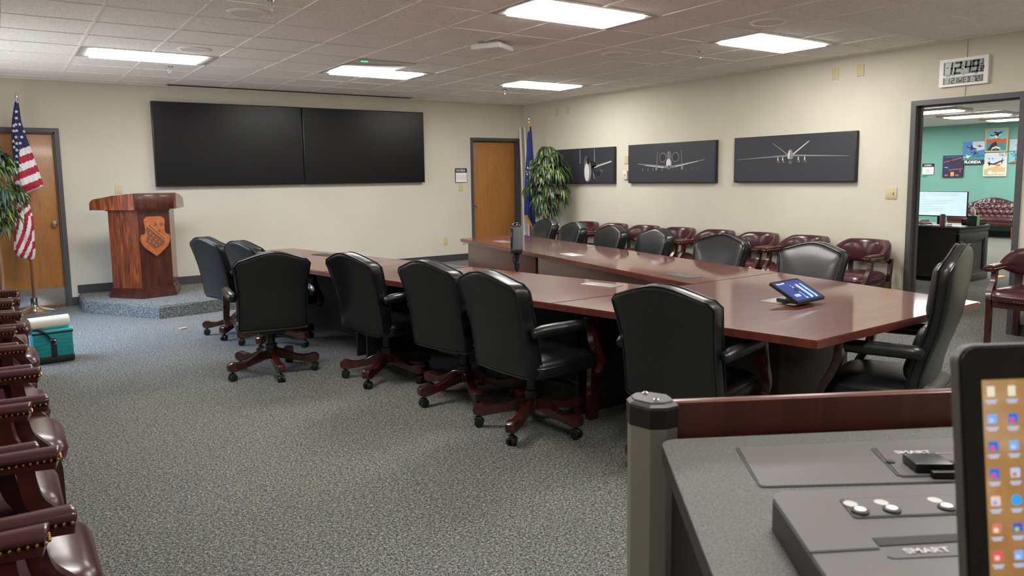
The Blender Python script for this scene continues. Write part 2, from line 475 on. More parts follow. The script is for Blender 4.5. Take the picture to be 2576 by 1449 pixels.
# wireless access point
t = thing('access_point', 'white plastic wireless unit hanging under the ceiling tiles', 'wireless unit', (3.14, -.2, H))
b = MB(WHITE); b.box((0, 0, -.045), (.30, .30, .05), rz=rad(30), bev=.014, seg=3); b.make('housing', t)
MB(FIXM).box((0, 0, -.01), (.2, .2, .025), rz=rad(30), bev=.003).make('bracket', t)
# speakers
for k, (x, y, nm) in enumerate([(.91, -.30, 'round ceiling speaker nearest the camera on the left side'), (.915, 1.52, 'round ceiling speaker beside the light above the podium'),
                                (4.59, -2.13, 'round ceiling speaker beside the light near the right wall'), (4.59, -.3, 'round ceiling speaker midway along the right side'), (4.59, 1.53, 'round ceiling speaker just before the smallest light')]):
    t = thing('ceiling_speaker', nm, 'speaker', (x, y, H+.006), group='round ceiling speakers')
    MB(mat('speaker_rim', (246, 241, 236), .6)).lathe([(.115, .0), (.15, .0), (.15, -.006), (.142, -.011), (.118, -.011), (.115, -.006)], 36).make('speaker_rim', t)
    MB(mat('speaker_grille', (232, 226, 220), .8)).lathe([(.116, -.004), (.116, -.008), (.05, -.012), (.0, -.0125)], 36).make('grille', t)
for x, y, nm in [(.907, 2.74, 'pendent fire sprinkler by the light above the podium'), (.944, -.765, 'pendent fire sprinkler at the top edge of the view'),
                 (5.218, -.857, 'pendent fire sprinkler near the light at the right wall'), (5.278, 2.75, 'pendent fire sprinkler by the smallest light')]:
    t = thing('fire_sprinkler', nm, 'sprinkler', (x, y, H+.006), group='ceiling fire sprinklers')
    MB(CHROME).lathe([(.042, 0), (.042, -.004), (.02, -.012), (.012, -.016), (.012, -.02), (.0, -.02)], 20).make('escutcheon', t)
    b = MB(CHROME); b.cyl((0, 0, -.018), (0, 0, -.036), .009); b.tube(catmull([(.008, 0, -.034), (.014, 0, -.05), (.004, 0, -.066)]), .003, 6); b.tube(catmull([(-.008, 0, -.034), (-.014, 0, -.05), (-.004, 0, -.066)]), .003, 6)
    b.lathe([(.016, -.066), (.016, -.069), (.004, -.07)], 14); b.make('sprinkler_head', t)
t = thing('slot_diffuser', 'long dark slot air diffuser in the ceiling above the two displays', 'air diffuser', (2.89, 4.33, H))
MB(FIXM).bb(-1.74, 1.74, -.075, .075, -.004, .004).make('diffuser_frame', t)
b = MB(mat('slot_dark', (50, 48, 46), .7))
for y in (-.045, -.015, .015, .045): b.bb(-1.72, 1.72, y-.010, y+.010, -.0075, -.003)
b.make('slot', t, smooth=0)

# ---------------------------------------------------------------- wall displays
for k, (x0, x1) in enumerate(((.975, 2.915), (2.932, 4.87))):
    t = thing('wall_display', ['large black wall display on the left of the pair, behind the podium', 'large black wall display on the right of the pair'][k], 'display', ((x0+x1)/2, YB, 1.447), group='paired wall displays')
    w = (x1-x0)/2
    MB(BEZEL).bb(-w, w, -.085, -.03, 0, 1.09, bev=.004).make('bezel', t)
    MB(SCREEN).bb(-w+.012, w-.012, -.0875, -.084, .016, 1.078).make('screen', t, smooth=0)
    MB(BEZEL).bb(-.4, .4, -.032, 0, .3, .8).make('wall_mount', t, smooth=0)

# ---------------------------------------------------------------- wall plates, signs
def plateY(name, label, x, z, w, h, kind, cat):
    t = thing(name, label, cat, (x, YB, z))
    MB(BEIGE).box((0, -.004, 0), (w, .008, h), bev=.002).make('plate', t)
    b = MB(mat('plate_detail', (120, 105, 80), .5))
    if kind == 'outlet':
        for dz in (-.022, .022):
            for dx in (-.007, .007): b.box((dx, -.0085, dz), (.003, .002, .010))
            b.box((0, -.0085, dz-.011), (.004, .002, .004))
        b.make('socket', t, smooth=0)
    else:
        for dz in (-h*.36, h*.36): b.cyl((0, -.007, dz), (0, -.0095, dz), .003, n=8)
        b.make('screw', t, smooth=0)
def plateX(name, label, y, z, w, h, cat, kind='blank'):
    t = thing(name, label, cat, (XR, y, z))
    MB(BEIGE).box((-.004, 0, 0), (.008, w, h), bev=.002).make('plate', t)
    b = MB(mat('plate_detail', (120, 105, 80), .5))
    for dz in (-h*.36, h*.36):
        for dy in ((0,) if kind == 'blank' else (-.023, .023)): b.cyl((-.007, dy, dz), (-.0095, dy, dz), .003, n=8)
    b.make('screw', t, smooth=0)
    if kind == 'switch':
        MB(BEIGE).box((-.012, -.023, .004), (.014, .010, .018), bev=.002).make('toggle', t)
        MB(PLAST).box((-.0088, -.023, .0), (.002, .012, .028)).make('toggle_slot', t, smooth=0)
plateY('wall_plate', 'blank beige wall plate just above the podium', .55, 1.428, .075, .12, 'blank', 'wall plate')
plateY('wall_plate', 'blank beige wall plate right under the room sign', 5.57, 1.35, .07, .115, 'blank', 'wall plate')
plateY('power_outlet', 'beige power outlet low on the back wall, left of the table corner', 5.262, .475, .07, .115, 'outlet', 'outlet')
plateY('power_outlet', 'beige power outlet low on the back wall, half hidden by the table corner', 5.62, .46, .07, .115, 'outlet', 'outlet')
plateX('wall_plate', 'high beige wall plate nearest the far corner', 3.56, 2.55, .075, .125, 'wall plate')
plateX('wall_plate', 'high beige wall plate above the plant, right one of the far pair', 3.29, 2.55, .075, .125, 'wall plate')
plateX('wall_plate', 'high beige wall plate left of the clock, left one of the near pair', -1.32, 2.572, .078, .125, 'wall plate')
plateX('wall_plate', 'high beige wall plate left of the clock, right one of the near pair', -1.606, 2.578, .078, .125, 'wall plate')
plateX('wall_plate', 'beige wall plate between two aircraft pictures above the thermostat', 1.94, 1.733, .075, .115, 'wall plate')
plateX('light_switch', 'beige double wall plate with one toggle by the doorway', -1.99, 1.288, .118, .118, 'light switch', 'switch')
t = thing('thermostat', 'small off-white thermostat dial between two aircraft pictures', 'thermostat', (XR, 1.945, 1.515))
MB(mat('offwhite', (214, 206, 190), .45)).box((-.014, 0, 0), (.028, .085, .125), bev=.004).make('housing', t)
b = MB(mat('offwhite2', (190, 182, 166), .4)); b.M = frame4((-.028, 0, .005), (0, -1, 0), (0, 0, 1)); b.lathe([(.018, 0), (.018, .006), (.014, .01), (0, .01)], 20); b.make('dial', t)
MB(PLAST).box((-.0285, .02, -.045), (.002, .012, .01)).make('vent_slot', t, smooth=0)
def room_sign(label, M4, body, txt, w=.225, h=.235):
    t = thing('room_sign', label, 'sign'); t.matrix_world = M4
    b = MB(mat('sign_black', (36, 34, 34), .5)); b.prism(rrect(w/2, h/2, .015), 0, .012); b.make('backplate', t)
    b = MB(WHITE)
    b.prism(rrect(w/2-.008, h*.33, .004, 0, -h*.135), .012, .0135)
    b.make('insert', t, smooth=0)
    b = MB(mat('insert_line', (176, 172, 168), .6))
    for k in range(3): b.box((0, -h*.02-k*h*.105, .0138), (w*.9, .004, .0008))
    b.make('insert_line', t, smooth=0)
    text_mesh(body, .055, Matrix.Translation((-.012, h*.345, .0125)), 'room_number', WHITE, t, bold=.0012)
    if txt:
        for k, s_ in enumerate(txt): text_mesh(s_, .018, Matrix.Translation((0, -h*.07-k*h*.125, .0142)), 'lettering', INK, t)
    return t
room_sign('black and white room sign left of the oak door at the far corner', frame4((5.583, YB, 1.547), (1, 0, 0), (0, 0, 1)), '1A102A', None)
room_sign('black and white room sign on the teal office wall', frame4((18.2, 3.18, 1.56), (0, -1, 0), (0, 0, 1)), '1A200A', ['By Appointment', 'Knock First', 'Meeting Room'], .29, .28)

# ---------------------------------------------------------------- clock
t = thing('digital_clock', 'white framed digital wall clock above the doorway', 'clock')
t.matrix_world = frame4((XR, -2.638, 2.437), (0, -1, 0), (0, 0, 1))
cw, chh = .43, .258
b = MB(WHITE); b.prism(rrect(cw/2, chh/2, .008), 0, .03); b.make('clock_body', t)
LCD = mat('lcd_grey', (150, 160, 146), .25); LCDE = mat('lcd_edge', (86, 86, 88), .4); LCDI = mat('lcd_ink', (24, 28, 42), .5)
MB(LCDE).box((0, .038, .0305), (.352, .122, .003)).box((0, -.075, .0305), (.352, .064, .003)).make('lcd_bezel', t, smooth=0)
MB(LCD).box((.002, .038, .0325), (.326, .114, .002)).box((.002, -.075, .0325), (.326, .058, .002)).make('lcd_panel', t, smooth=0)
SEG = {'0': 'abcdef', '1': 'bc', '2': 'abged', '3': 'abgcd', '4': 'fgbc', '5': 'afgcd', '7': 'abc', '9': 'abcdfg', 'E': 'afged', 'F': 'afge', 'D': 'abcd'}
ink = MB(LCDI)
ITS = []
def seg7(ch, x, y, w, h, th, sh=.10):
    global ink
    keep = ink; ink = MB(LCDI)
    a = {'a': ((0, h), (w, h)), 'b': ((w, h), (w, h/2)), 'c': ((w, h/2), (w, 0)), 'd': ((0, 0), (w, 0)), 'e': ((0, 0), (0, h/2)), 'f': ((0, h/2), (0, h)), 'g': ((0, h/2), (w, h/2))}
    for s_ in SEG[ch]:
        (xa, ya), (xb, yb) = a[s_]
        stroke(x+xa+sh*ya, y+ya, x+xb+sh*yb, y+yb, th)
    ink.make('digit', t, smooth=0); ink = keep
def stroke(xa, ya, xb, yb, th):
    L = math.hypot(xb-xa, yb-ya); r = Matrix.Rotation(math.atan2(yb-ya, xb-xa), 4, 'Z')
    ink.box(((xa+xb)/2, (ya+yb)/2, .034), (L+th*.8, th, .0012), rot=r)
seg7('1', -.135, -.01, .03, .095, .017); seg7('2', -.072, -.01, .044, .095, .017)
seg7('4', .022-.004, -.01, .042, .095, .017); seg7('9', .082, -.01, .042, .095, .017)
for dy in (.022, .052): ink.cyl((-.008+dy*.1, dy, .033), (-.008+dy*.1, dy, .0346), .006, n=10)
seg7('3', .138, -.012, .018, .044, .007, .05); seg7('2', .163-.004, -.012, .018, .044, .007, .05)
ink.box((.143, .05, .034), (.02, .008, .001)); ink.box((.163, .053, .034), (.012, .012, .001)); ink.box((.15, .085, .034), (.045, .002, .001))
y0 = -.098
seg7('1', -.138, y0, .018, .042, .006, .05); seg7('2', -.098, y0, .02, .042, .007, .05); seg7('1', -.07, y0, .02, .042, .007, .05)
for p in (((-.035, .042), (-.031, 0)), ((-.031, 0), (-.02, .022)), ((-.02, .022), (-.010, 0)), ((-.010, 0), (-.004, .042))): stroke(p[0][0], y0+p[0][1], p[1][0], y0+p[1][1], .006)
seg7('E', .006, y0, .02, .042, .006, .05); seg7('D', .04, y0, .022, .042, .006, .05); stroke(.05, y0, .052, y0+.042, .005)
seg7('7', .094, y0, .02, .042, .007, .05); seg7('2', .122, y0, .02, .042, .007, .05); seg7('F', .152, y0+.024, .009, .018, .003, .05); seg7('0', .151, y0, .009, .018, .003, .05)
ink.make('lcd_symbol', t, smooth=0)
for s_, x in (('MONTH', -.13), ('DATE', -.085), ('DAY', .005), ('TEMP', .115)): text_mesh(s_, .012, Matrix.Translation((x, -.031, .0305)), 'lettering', INK, t)
text_mesh('PM', .018, Matrix.Translation((-.14, .046, .0338)), 'lettering', LCDI, t)
b = MB(mat('cable_cover', (196, 184, 160), .6)); b.bb(XR-.007, XR, -2.655, -2.645, OH, H-.002)
tag(b.make('clock_cable', smooth=0), 'thin painted cable running down the wall behind the clock', 'cable')

# ---------------------------------------------------------------- aircraft pictures
CANV = mat('canvas_dark', (44, 45, 52), .55); CANVS = mat('canvas_edge', (30, 30, 32), .6)
PG = [mat('print_light', (206, 200, 196), .6), mat('print_mid', (128, 124, 124), .6), mat('print_dim', (78, 78, 84), .6), mat('print_dark', (26, 26, 30), .6)]
def picture(label, yc, zc, draw):
    t = thing('canvas_picture', label, 'picture', group='aircraft pictures on the right wall')
    t.matrix_world = frame4((XR, yc, zc), (0, -1, 0), (0, 0, 1))
    MB(CANVS).box((0, 0, .026), (1.59, .545, .05), bev=.003).make('canvas_edge', t)
    MB(CANV).box((0, 0, .0515), (1.56, .515, .002)).make('canvas', t, smooth=0)
    b = MB(*PG); draw(b)
    b.make('print', t, smooth=0)
Z0 = .0527
def flat(b, pts, mi, dz=0):
    b.mi = mi; b.prism(pts, Z0+dz, Z0+dz+.0006)
def ell(b, cx, cy, rx, ry, mi, dz=0, n=24): flat(b, [(cx+rx*math.cos(2*PI*i/n), cy+ry*math.sin(2*PI*i/n)) for i in range(n)], mi, dz)
def line(b, pts, w0, w1, mi, dz=0):
    (xa, ya), (xb, yb) = pts; L = math.hypot(xb-xa, yb-ya); nx, ny = -(yb-ya)/L, (xb-xa)/L
    flat(b, [(xa+nx*w0, ya+ny*w0), (xb+nx*w1, yb+ny*w1), (xb-nx*w1, yb-ny*w1), (xa-nx*w0, ya-ny*w0)], mi, dz)
def ringp(b, cx, cy, r, th, mi, dz=0, n=28):
    ell(b, cx, cy, r, r*1.05, mi, dz); ell(b, cx, cy, r-th, (r-th)*1.05, 3, dz+.0007)
def drone(b):
    line(b, ((-.03, .035), (-.74, .005)), .010, .002, 1); line(b, ((.03, .035), (.72, .01)), .010, .002, 1)
    line(b, ((-.03, .04), (-.24, .185)), .006, .003, 1); line(b, ((.03, .045), (.235, .19)), .007, .004, 0)
    flat(b, [(-.035, .0), (-.038, .05), (-.02, .095), (0, .105), (.02, .095), (.036, .05), (.034, .0), (0, -.012)], 1, .0007)
    flat(b, [(-.033, .002), (-.034, .05), (-.018, .088), (-.004, .09), (-.012, .03), (-.012, .0)], 0, .0014)
    ell(b, .004, -.045, .022, .022, 2); ell(b, -.006, -.04, .007, .015, 1, .0007)
    for x in (-.165, -.1, .105, .185):
        line(b, ((x, .02), (x, -.02)), .004, .009, 0); ell(b, x-.012, -.035, .008, .011, 2); ell(b, x+.012, -.035, .008, .011, 1)
    text_mesh
def attack_jet(b):
    line(b, ((-.05, -.055), (-.60, .0)), .016, .004, 1); line(b, ((.05, -.055), (.62, .03)), .016, .004, 1)
    line(b, ((-.1, -.06), (-.45, -.025)), .006, .003, 0, .0007); line(b, ((.12, -.05), (.5, .01)), .006, .003, 0, .0007)
    for s_ in (-1, 1):
        ringp(b, s_*.115, .075, .062, .009, 1, .0014); line(b, ((s_*.23, -.03), (s_*.215, .165)), .005, .003, 1)
        ell(b, s_*.235, -.065, .02, .032, 1, .0014)
        for x in (.13, .3, .4, .5): line(b, ((s_*x, -.06), (s_*x, -.105)), .003, .006, 2 if s_ > 0 else 1)
    ell(b, 0, -.012, .055, .075, 1, .0028); ell(b, -.008, .0, .04, .06, 0, .0035); ell(b, 0, .10, .04, .058, 1, .0028); ell(b, 0, .10, .03, .05, 2, .0035)
    line(b, ((0, .06), (0, .15)), .003, .002, 0, .0042); ell(b, 0, -.055, .022, .026, 2, .0042)
def fighter(b):
    for x in (.02, .36): line(b, ((x, .04), (x-.005, .255)), .012, .007, 1)
    line(b, ((.3, -.02), (.74, .06)), .014, .006, 1); line(b, ((.35, -.03), (.74, .055)), .005, .006, 0, .0007)
    ell(b, .27, .0, .13, .08, 3); ell(b, .18, .06, .07, .09, 2, .0007)
    ell(b, .20, -.08, .085, .165, 1, .0014); ell(b, .18, -.10, .055, .135, 0, .0021); ell(b, .215, .08, .035, .06, 3, .0021)
    ringp(b, .45, -.12, .055, .008, 2, .0014); ringp(b, .37, -.1, .04, .007, 2, .0007)
    line(b, ((.33, -.1), (.36, -.2)), .006, .012, 1, .0014); line(b, ((.5, -.06), (.54, -.1)), .006, .006, 1)
picture('dark aircraft picture with a jet nose-on, half hidden by the plant', 2.945, 1.665, fighter)
picture('dark aircraft picture of a twin-engined jet, middle one of three', 1.053, 1.67, attack_jet)
picture('dark aircraft picture of a drone, nearest the doorway', -.824, 1.676, drone)

# ---------------------------------------------------------------- conference table
TZ = .76
Lo = lambda y: 2.245-.205*(y+4.155)
Li = lambda y: 1.92+.214*(2.03-y)
Ri = lambda y: 3.96-.181*(1.836-y)
Ro = lambda y: 3.854+.172*(y+4.141)
tb = thing('conference_table', 'large U-shaped mahogany conference table in the middle of the room', 'table', (3.0, -1.0, 0))
def rel(p): return [(x-3.0, y+1.0) for x, y in p]
def top(poly, mm):
    b = MB(mm); b.prism(rel(poly), TZ-.038, TZ)
    es = [e for e in b.bm.edges if all(abs(q.co.z-TZ) < 1e-4 for q in e.verts)]
    bmesh.ops.bevel(b.bm, geom=es, offset=.005, segments=2, affect='EDGES')
    return b.make('tabletop', tb, smooth=30)
g = .0012
a, c_, d_ = -2.62, -.23, 2.04
top([(Lo(d_), d_), (Li(d_), d_-.01), (Li(c_), c_+g), (Lo(c_), c_+g)][::-1], MAHOG)
top([(Lo(c_), c_-g), (Li(c_), c_-g), (Li(a), a+g), (Lo(a), a+g)][::-1], MAHOG)
top([(Lo(a), a-g), (Ro(a), a-g), (3.854, -4.141), (2.245, -4.155)][::-1], MAHOGX)
c_, d_ = -.12, 1.82
top([(Ri(c_), c_-g), (Ro(c_), c_-g), (Ro(a), a+g), (Ri(a), a+g)][::-1], MAHOG)
top([(Ri(d_), d_+.01), (Ro(d_), d_), (Ro(c_), c_+g), (Ri(c_), c_+g)][::-1], MAHOG)
def panel(pa, pb, mm, th=.028, z1=TZ-.038):
    pa = Vector((pa[0]-3.0, pa[1]+1.0)); pb = Vector((pb[0]-3.0, pb[1]+1.0)); d = pb-pa
    b = MB(mm); b.box(((pa.x+pb.x)/2, (pa.y+pb.y)/2, z1/2), (d.length, th, z1), rz=math.atan2(d.y, d.x), bev=.002); return b.make('base_panel', tb)
for y0_, y1_ in ((-2.55, -.26), (-.20, 1.93)): panel((Li(y0_)-.16, y0_), (Li(y1_)-.16, y1_), SHADEP)
for y0_, y1_ in ((-2.55, -.155), (-.10, 1.75)): panel((Ri(y0_)+.09, y0_), (Ri(y1_)+.09, y1_), MAHOGB)
for y in (-2.52, -.30, -.16, 1.88): panel((Li(y)-.175, y), (Lo(y)+.3, y), SHADEP)
for y in (-2.52, -.19, -.07, 1.70): panel((Ri(y)+.105, y), (Ro(y)-.3, y), MAHOGB)
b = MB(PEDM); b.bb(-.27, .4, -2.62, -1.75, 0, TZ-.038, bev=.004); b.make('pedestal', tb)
def splay_leg(x, y, dx):
    b = MB(CHERRY); b.tube([(x-3.0+dx, y+1.0, 0), (x-3.0, y+1.0, TZ-.04)], 1, sec=[(-.035, -.02), (.035, -.02), (.035, .02), (-.035, .02)], upv=(0, 1, 0)); b.make('table_leg', tb, smooth=20)
splay_leg(2.26, -2.64, -.03)
def hatch(c, ang, col, nm):
    b = MB(mat('hatch_'+nm, col, .35, .3), mat('hatch_line', (60, 60, 60), .6))
    b.box((c[0]-3.0, c[1]+1.0, TZ+.0015), (.135, .27, .005), rz=ang, bev=.001)
    b.mi = 1
    R = Matrix.Rotation(ang, 4, 'Z')
    for dx, dy, w, h in ((-.052, 0, .002, .23), (.052, 0, .002, .23), (0, .115, .104, .002), (0, -.115, .104, .002), (0.02, -.09, .06, .004)):
        p = R @ Vector((dx, dy, 0)); b.box((c[0]-3.0+p.x, c[1]+1.0+p.y, TZ+.0042), (w, h, .0008), rz=ang)
    b.make('cable_hatch', tb)
hatch((1.93, 1.08), rad(12), (70, 64, 62), 'dark'); hatch((2.41, -.62), rad(12), (84, 80, 80), 'grey'); hatch((2.655, -2.25), rad(12), (150, 146, 140), 'mid')
hatch((3.77, -.58), rad(-10), (190, 188, 184), 'light'); hatch((3.43, -2.28), rad(-10), (92, 92, 92), 'grey2'); hatch((4.09, 1.09), rad(-10), (150, 140, 134), 'mid2')
hatch((3.05, -3.41), rad(92), (186, 184, 172), 'pale')

# ---------------------------------------------------------------- swivel chairs
YTAB = [(.38, -.19), (.48, -.205), (.58, -.22), (.70, -.245), (.85, -.29), (1.0, -.345), (1.22, -.40)]
YLOW = YTAB
YHIGH = [(.38, -.125), (.50, -.13), (.60, -.15), (.70, -.185), (.80, -.215), (.95, -.235), (1.1, -.25), (1.22, -.25)]
def back_outline(zb, zc, zp, hb, ht):
    p = []
    for i in range(9):
        x = -1+2*i/8; p.append((x*(hb-.03), zb))
    for i in range(1, 4): a = rad(-90+30*i); p.append((hb-.03+.03*math.cos(a), zb+.03+.03*math.sin(a)))
    for i in range(1, 9): t_ = i/9; p.append((hb+(ht-hb)*t_ - .012*math.sin(t_*PI), zb+.03+(zc-.02-zb-.03)*t_))
    n = 18
    for i in range(n+1):
        x = ht*(1-2*i/n); q = abs(x)/ht
        z = zc+(zp-zc)*(.5*(0.5+0.5*math.cos(PI*min(1, q*1.02)))+.5*(1-q*q))
        if q > .88: z -= .026*((q-.88)/.12)**2
        p.append((x, z))
    for i in range(1, 9): t_ = 1-i/9; p.append((-(hb+(ht-hb)*t_ - .012*math.sin(t_*PI)), zb+.03+(zc-.02-zb-.03)*t_))
    for i in range(0, 3): a = rad(180+30*i); p.append((-hb+.03+.03*math.cos(a), zb+.03+.03*math.sin(a)))
    return p
def bfn(x, z, d): return (x, lerp_list(YTAB, z)+d+.25*x*x, z)
def back_mesh(outl, T2=.052):
    b = MB(BLACK, PIPE)
    lay = [(1.97, T2+.022), (1.8, T2+.022), (1.6, T2+.021), (1.4, T2+.018), (1.2, T2+.012), (.03, T2+.006), (.010, T2), (.002, T2-.008), (0, T2-.018), (-.004, 0), (0, -T2+.018), (.002, -T2+.008), (.010, -T2), (.03, -T2-.003), (1.2, -T2-.006), (1.4, -T2-.008), (1.6, -T2-.009), (1.8, -T2-.010), (1.97, -T2-.010)]
    b.pad(outl, lay, bfn)
    b.mi = 1
    for d in (T2-.004, -T2+.004):
        pts = [bfn(x*1.006, z, d) for x, z in outl]; pts.append(pts[0])
        b.tube(pts, .0045, 6)
    return b
def swivel_parts(t, zc, zp, high=False):
    global YTAB
    YTAB = YHIGH if high else YLOW
    outl = back_outline(.385, zc, zp, .25, .27)
    back_mesh(outl, .03 if high else .052).make('backrest', t, smooth=50)
    if high:
        for nm, z0, z1, th in (('headrest', .80, 1.085, .05), ('lumbar_cushion', .50, .785, .055)):
            o2 = rrect(.235, (z1-z0)/2, .05, 0, (z0+z1)/2)
            b = MB(BLACK); b.pad(o2, [(1.9, th), (1.6, th), (1.3, th*.97), (.05, th*.86), (.02, th*.6), (.004, th*.3), (0, 0), (.01, -.02)], lambda x, z, d: bfn(x, z, d+.028)); b.make(nm, t, smooth=50)
    o2 = rrect(.262, .26, .09, 0, .052)
    def sfn(x, y, d): return (x, y, d + (.0 if d < .42 else -.25*max(0, y-.18)**1.5 - .15*x*x))
    b = MB(BLACK)
    b.pad(o2, [(1.97, .365), (1.5, .365), (.03, .365), (.008, .372), (0, .388), (0, .44), (.006, .462), (.025, .478), (.06, .486), (1.4, .492), (1.7, .494), (1.97, .494)], sfn)
    pts = [sfn(x*1.004, y*1.004, .442) for x, y in o2]; pts.append(pts[0]); b.mats.append(PIPE); b.mi = 1; b.tube(pts, .005, 6)
    b.make('seat', t, smooth=50)
    for s_ in (-1, 1):
        x = .295*s_
        b = MB(BLACK)
        ry = -.15 if high else -.235
        pth = [(x*.93, ry, .645), (x*.97, ry+.015 if high else -.20, .655), (x, -.12, .66), (x, 0, .658), (x, .12, .655), (x, .165, .654), (x, .185, .653)]
        b.tube(catmull(pth, 3), [.020]+[.030]*3+[.034]*9+[.032]*5+[.026], 14, sec=None)
        b.make('arm_pad', t, smooth=60)
        b = MB(CHERRY)
        pth = catmull([(x, .16, .682), (x, .195, .672), (x, .21, .64), (x, .215, .58), (x, .245, .50), (x, .285, .42), (x*.985, .28, .365), (x*.97, .26, .345)], 4)
        n = len(pth)
        b.tube(pth, [.75+.45*math.sin(PI*min(1, (i/(n-1))*1.05)) for i in range(n)], sec=[(-.020, -.017), (.020, -.017), (.023, 0), (.020, .017), (-.020, .017), (-.023, 0)], upv=(0, 1, 0.2))
        b.make('arm_support', t, smooth=40)
    b = MB(PLAST); b.box((0, -.02, .352), (.2, .26, .03), bev=.006)
    b.tube([(.05, .06, .345), (.2, .08, .335), (.27, .085, .325)], .005, 8); b.box((.285, .087, .322), (.05, .022, .01), bev=.004)
    b.make('tilt_mechanism', t)
    b = MB(PLAST); b.lathe([(.045, .13), (.047, .16), (.045, .235), (.034, .24), (.032, .30), (.032, .34)], 20); b.make('gas_column', t)
    base_legs(t)
def base_legs(t):
    prof = [(.02, .195), (.07, .19), (.12, .168), (.17, .143), (.22, .130), (.26, .133), (.29, .143), (.315, .142), (.333, .128), (.338, .108), (.332, .082), (.31, .072), (.28, .071), (.24, .080), (.18, .092), (.12, .105), (.06, .118), (.02, .122)]
    leg = None
    for k in range(5):
        if k == 0:
            prof = [(x*1.075, z) for x, z in prof]
            b = MB(CHERRY)
            A = []
            for y, ins in ((-.026, .008), (-.022, 0.0), (.022, 0.0), (.026, .008)):
                cx, cz = .18, .125
                A.append([(x + (cx-x)*ins*1.5, y*(1.0 if x > .1 else .85), z+(cz-z)*ins*8) for x, z in prof])
            b.rings(A); leg = b.make('base_leg', t, smooth=35)
            b = MB(PLAST); cc = (.325, 0)
            for y in (-.016, .016):
                b.tube([(cc[0], y-.011, .0275), (cc[0], y-.009, .0275), (cc[0], y+.009, .0275), (cc[0], y+.011, .0275)], [.02, .0275, .0275, .02], 18)
            b.tube([(cc[0]-.02, 0, .045), (cc[0], 0, .052), (cc[0]+.018, 0, .048), (cc[0]+.024, 0, .038)], [.012, .016, .016, .01], 10)
            b.cyl((cc[0]-.004, 0, .045), (cc[0]-.004, 0, .085), .007)
            cst = b.make('caster', leg)
        else:
            leg2 = leg.copy(); COL.objects.link(leg2); leg2.parent = t
            c2 = cst.copy(); COL.objects.link(c2); c2.parent = leg2
        for ch in t.children:
            pass
    ls = [c for c in t.children if c.name.split('.')[0] == 'base_leg']
    for k, l in enumerate(ls): l.rotation_euler.z = 2*PI*k/5
def set_base(t, rz, ang):
    ls = [c for c in t.children if c.name.split('.')[0] == 'base_leg']
    for k, l in enumerate(ls):
        l.rotation_euler.z = ang-rz+2*PI*k/5
        for cc in l.children: pass
sw = thing('swivel_chair', 'x', 'chair')
swivel_parts(sw, .915, .985)
SWG = 'black leather swivel chairs around the table'
chairs = [
 ((1.18, 1.435), 75, (-.3, .145), 'black leather swivel chair farthest along the left wing, next to the stage'),
 ((1.325, .73), 76, (-.291, .147), 'black swivel chair second from the far end of the left wing, half hidden'),
 ((.965, -.27), 9, (-.316, -.07), 'black swivel chair turned with its flat back to the camera, beside the left wing'),
 ((1.64, -.957), 77, (-.271, .182), 'black swivel chair just right of the one with its flat back to the camera'),
 ((1.83, -1.778), 77, (-.325, -.007), 'black swivel chair midway along the left wing, third from the lectern'),
 ((1.845, -2.54), 86, (-.25, .206), 'black swivel chair with arm and seat in side view before the splayed table leg'),
 ((2.17, -3.49), 74, (-.3, .1), 'black leather swivel chair nearest the lectern, its broad back to the camera'),
 ((4.95, 1.80), -80, (-.3, .1), 'black leather swivel chair at the far end of the right wing, before the plant'),
 ((4.72, .96), -77, (-.3, .15), 'black leather swivel chair second from the far end of the right wing'),
 ((4.64, .18), -79, (-.3, .05), 'black leather swivel chair third from the far end of the right wing'),
 ((4.62, -.51), -78, (-.3, .2), 'black leather swivel chair fourth from the far end of the right wing'),
 ((4.47, -1.57), -94, (-.3, .12), 'black leather swivel chair with wide back on the right wing, second nearest the doorway'),
 ((4.34, -2.60), -95, (-.3, .12), 'black leather swivel chair on the right wing behind the touch panel, nearest the doorway')]
for k, (c, th, bv, nm) in enumerate(chairs):
    o = sw if k == 0 else copy_tree(sw)
    place(o, (c[0], c[1], 0), -rad(th), nm, SWG)
    set_base(o, -rad(th), math.atan2(bv[1], bv[0]))
    if k > 6: o.scale.z = .965
hb = thing('executive_chair', 'high-backed black leather executive chair at the head of the table', 'chair', (3.02, -4.126, 0), rad(15))
swivel_parts(hb, 1.075, 1.155, True)

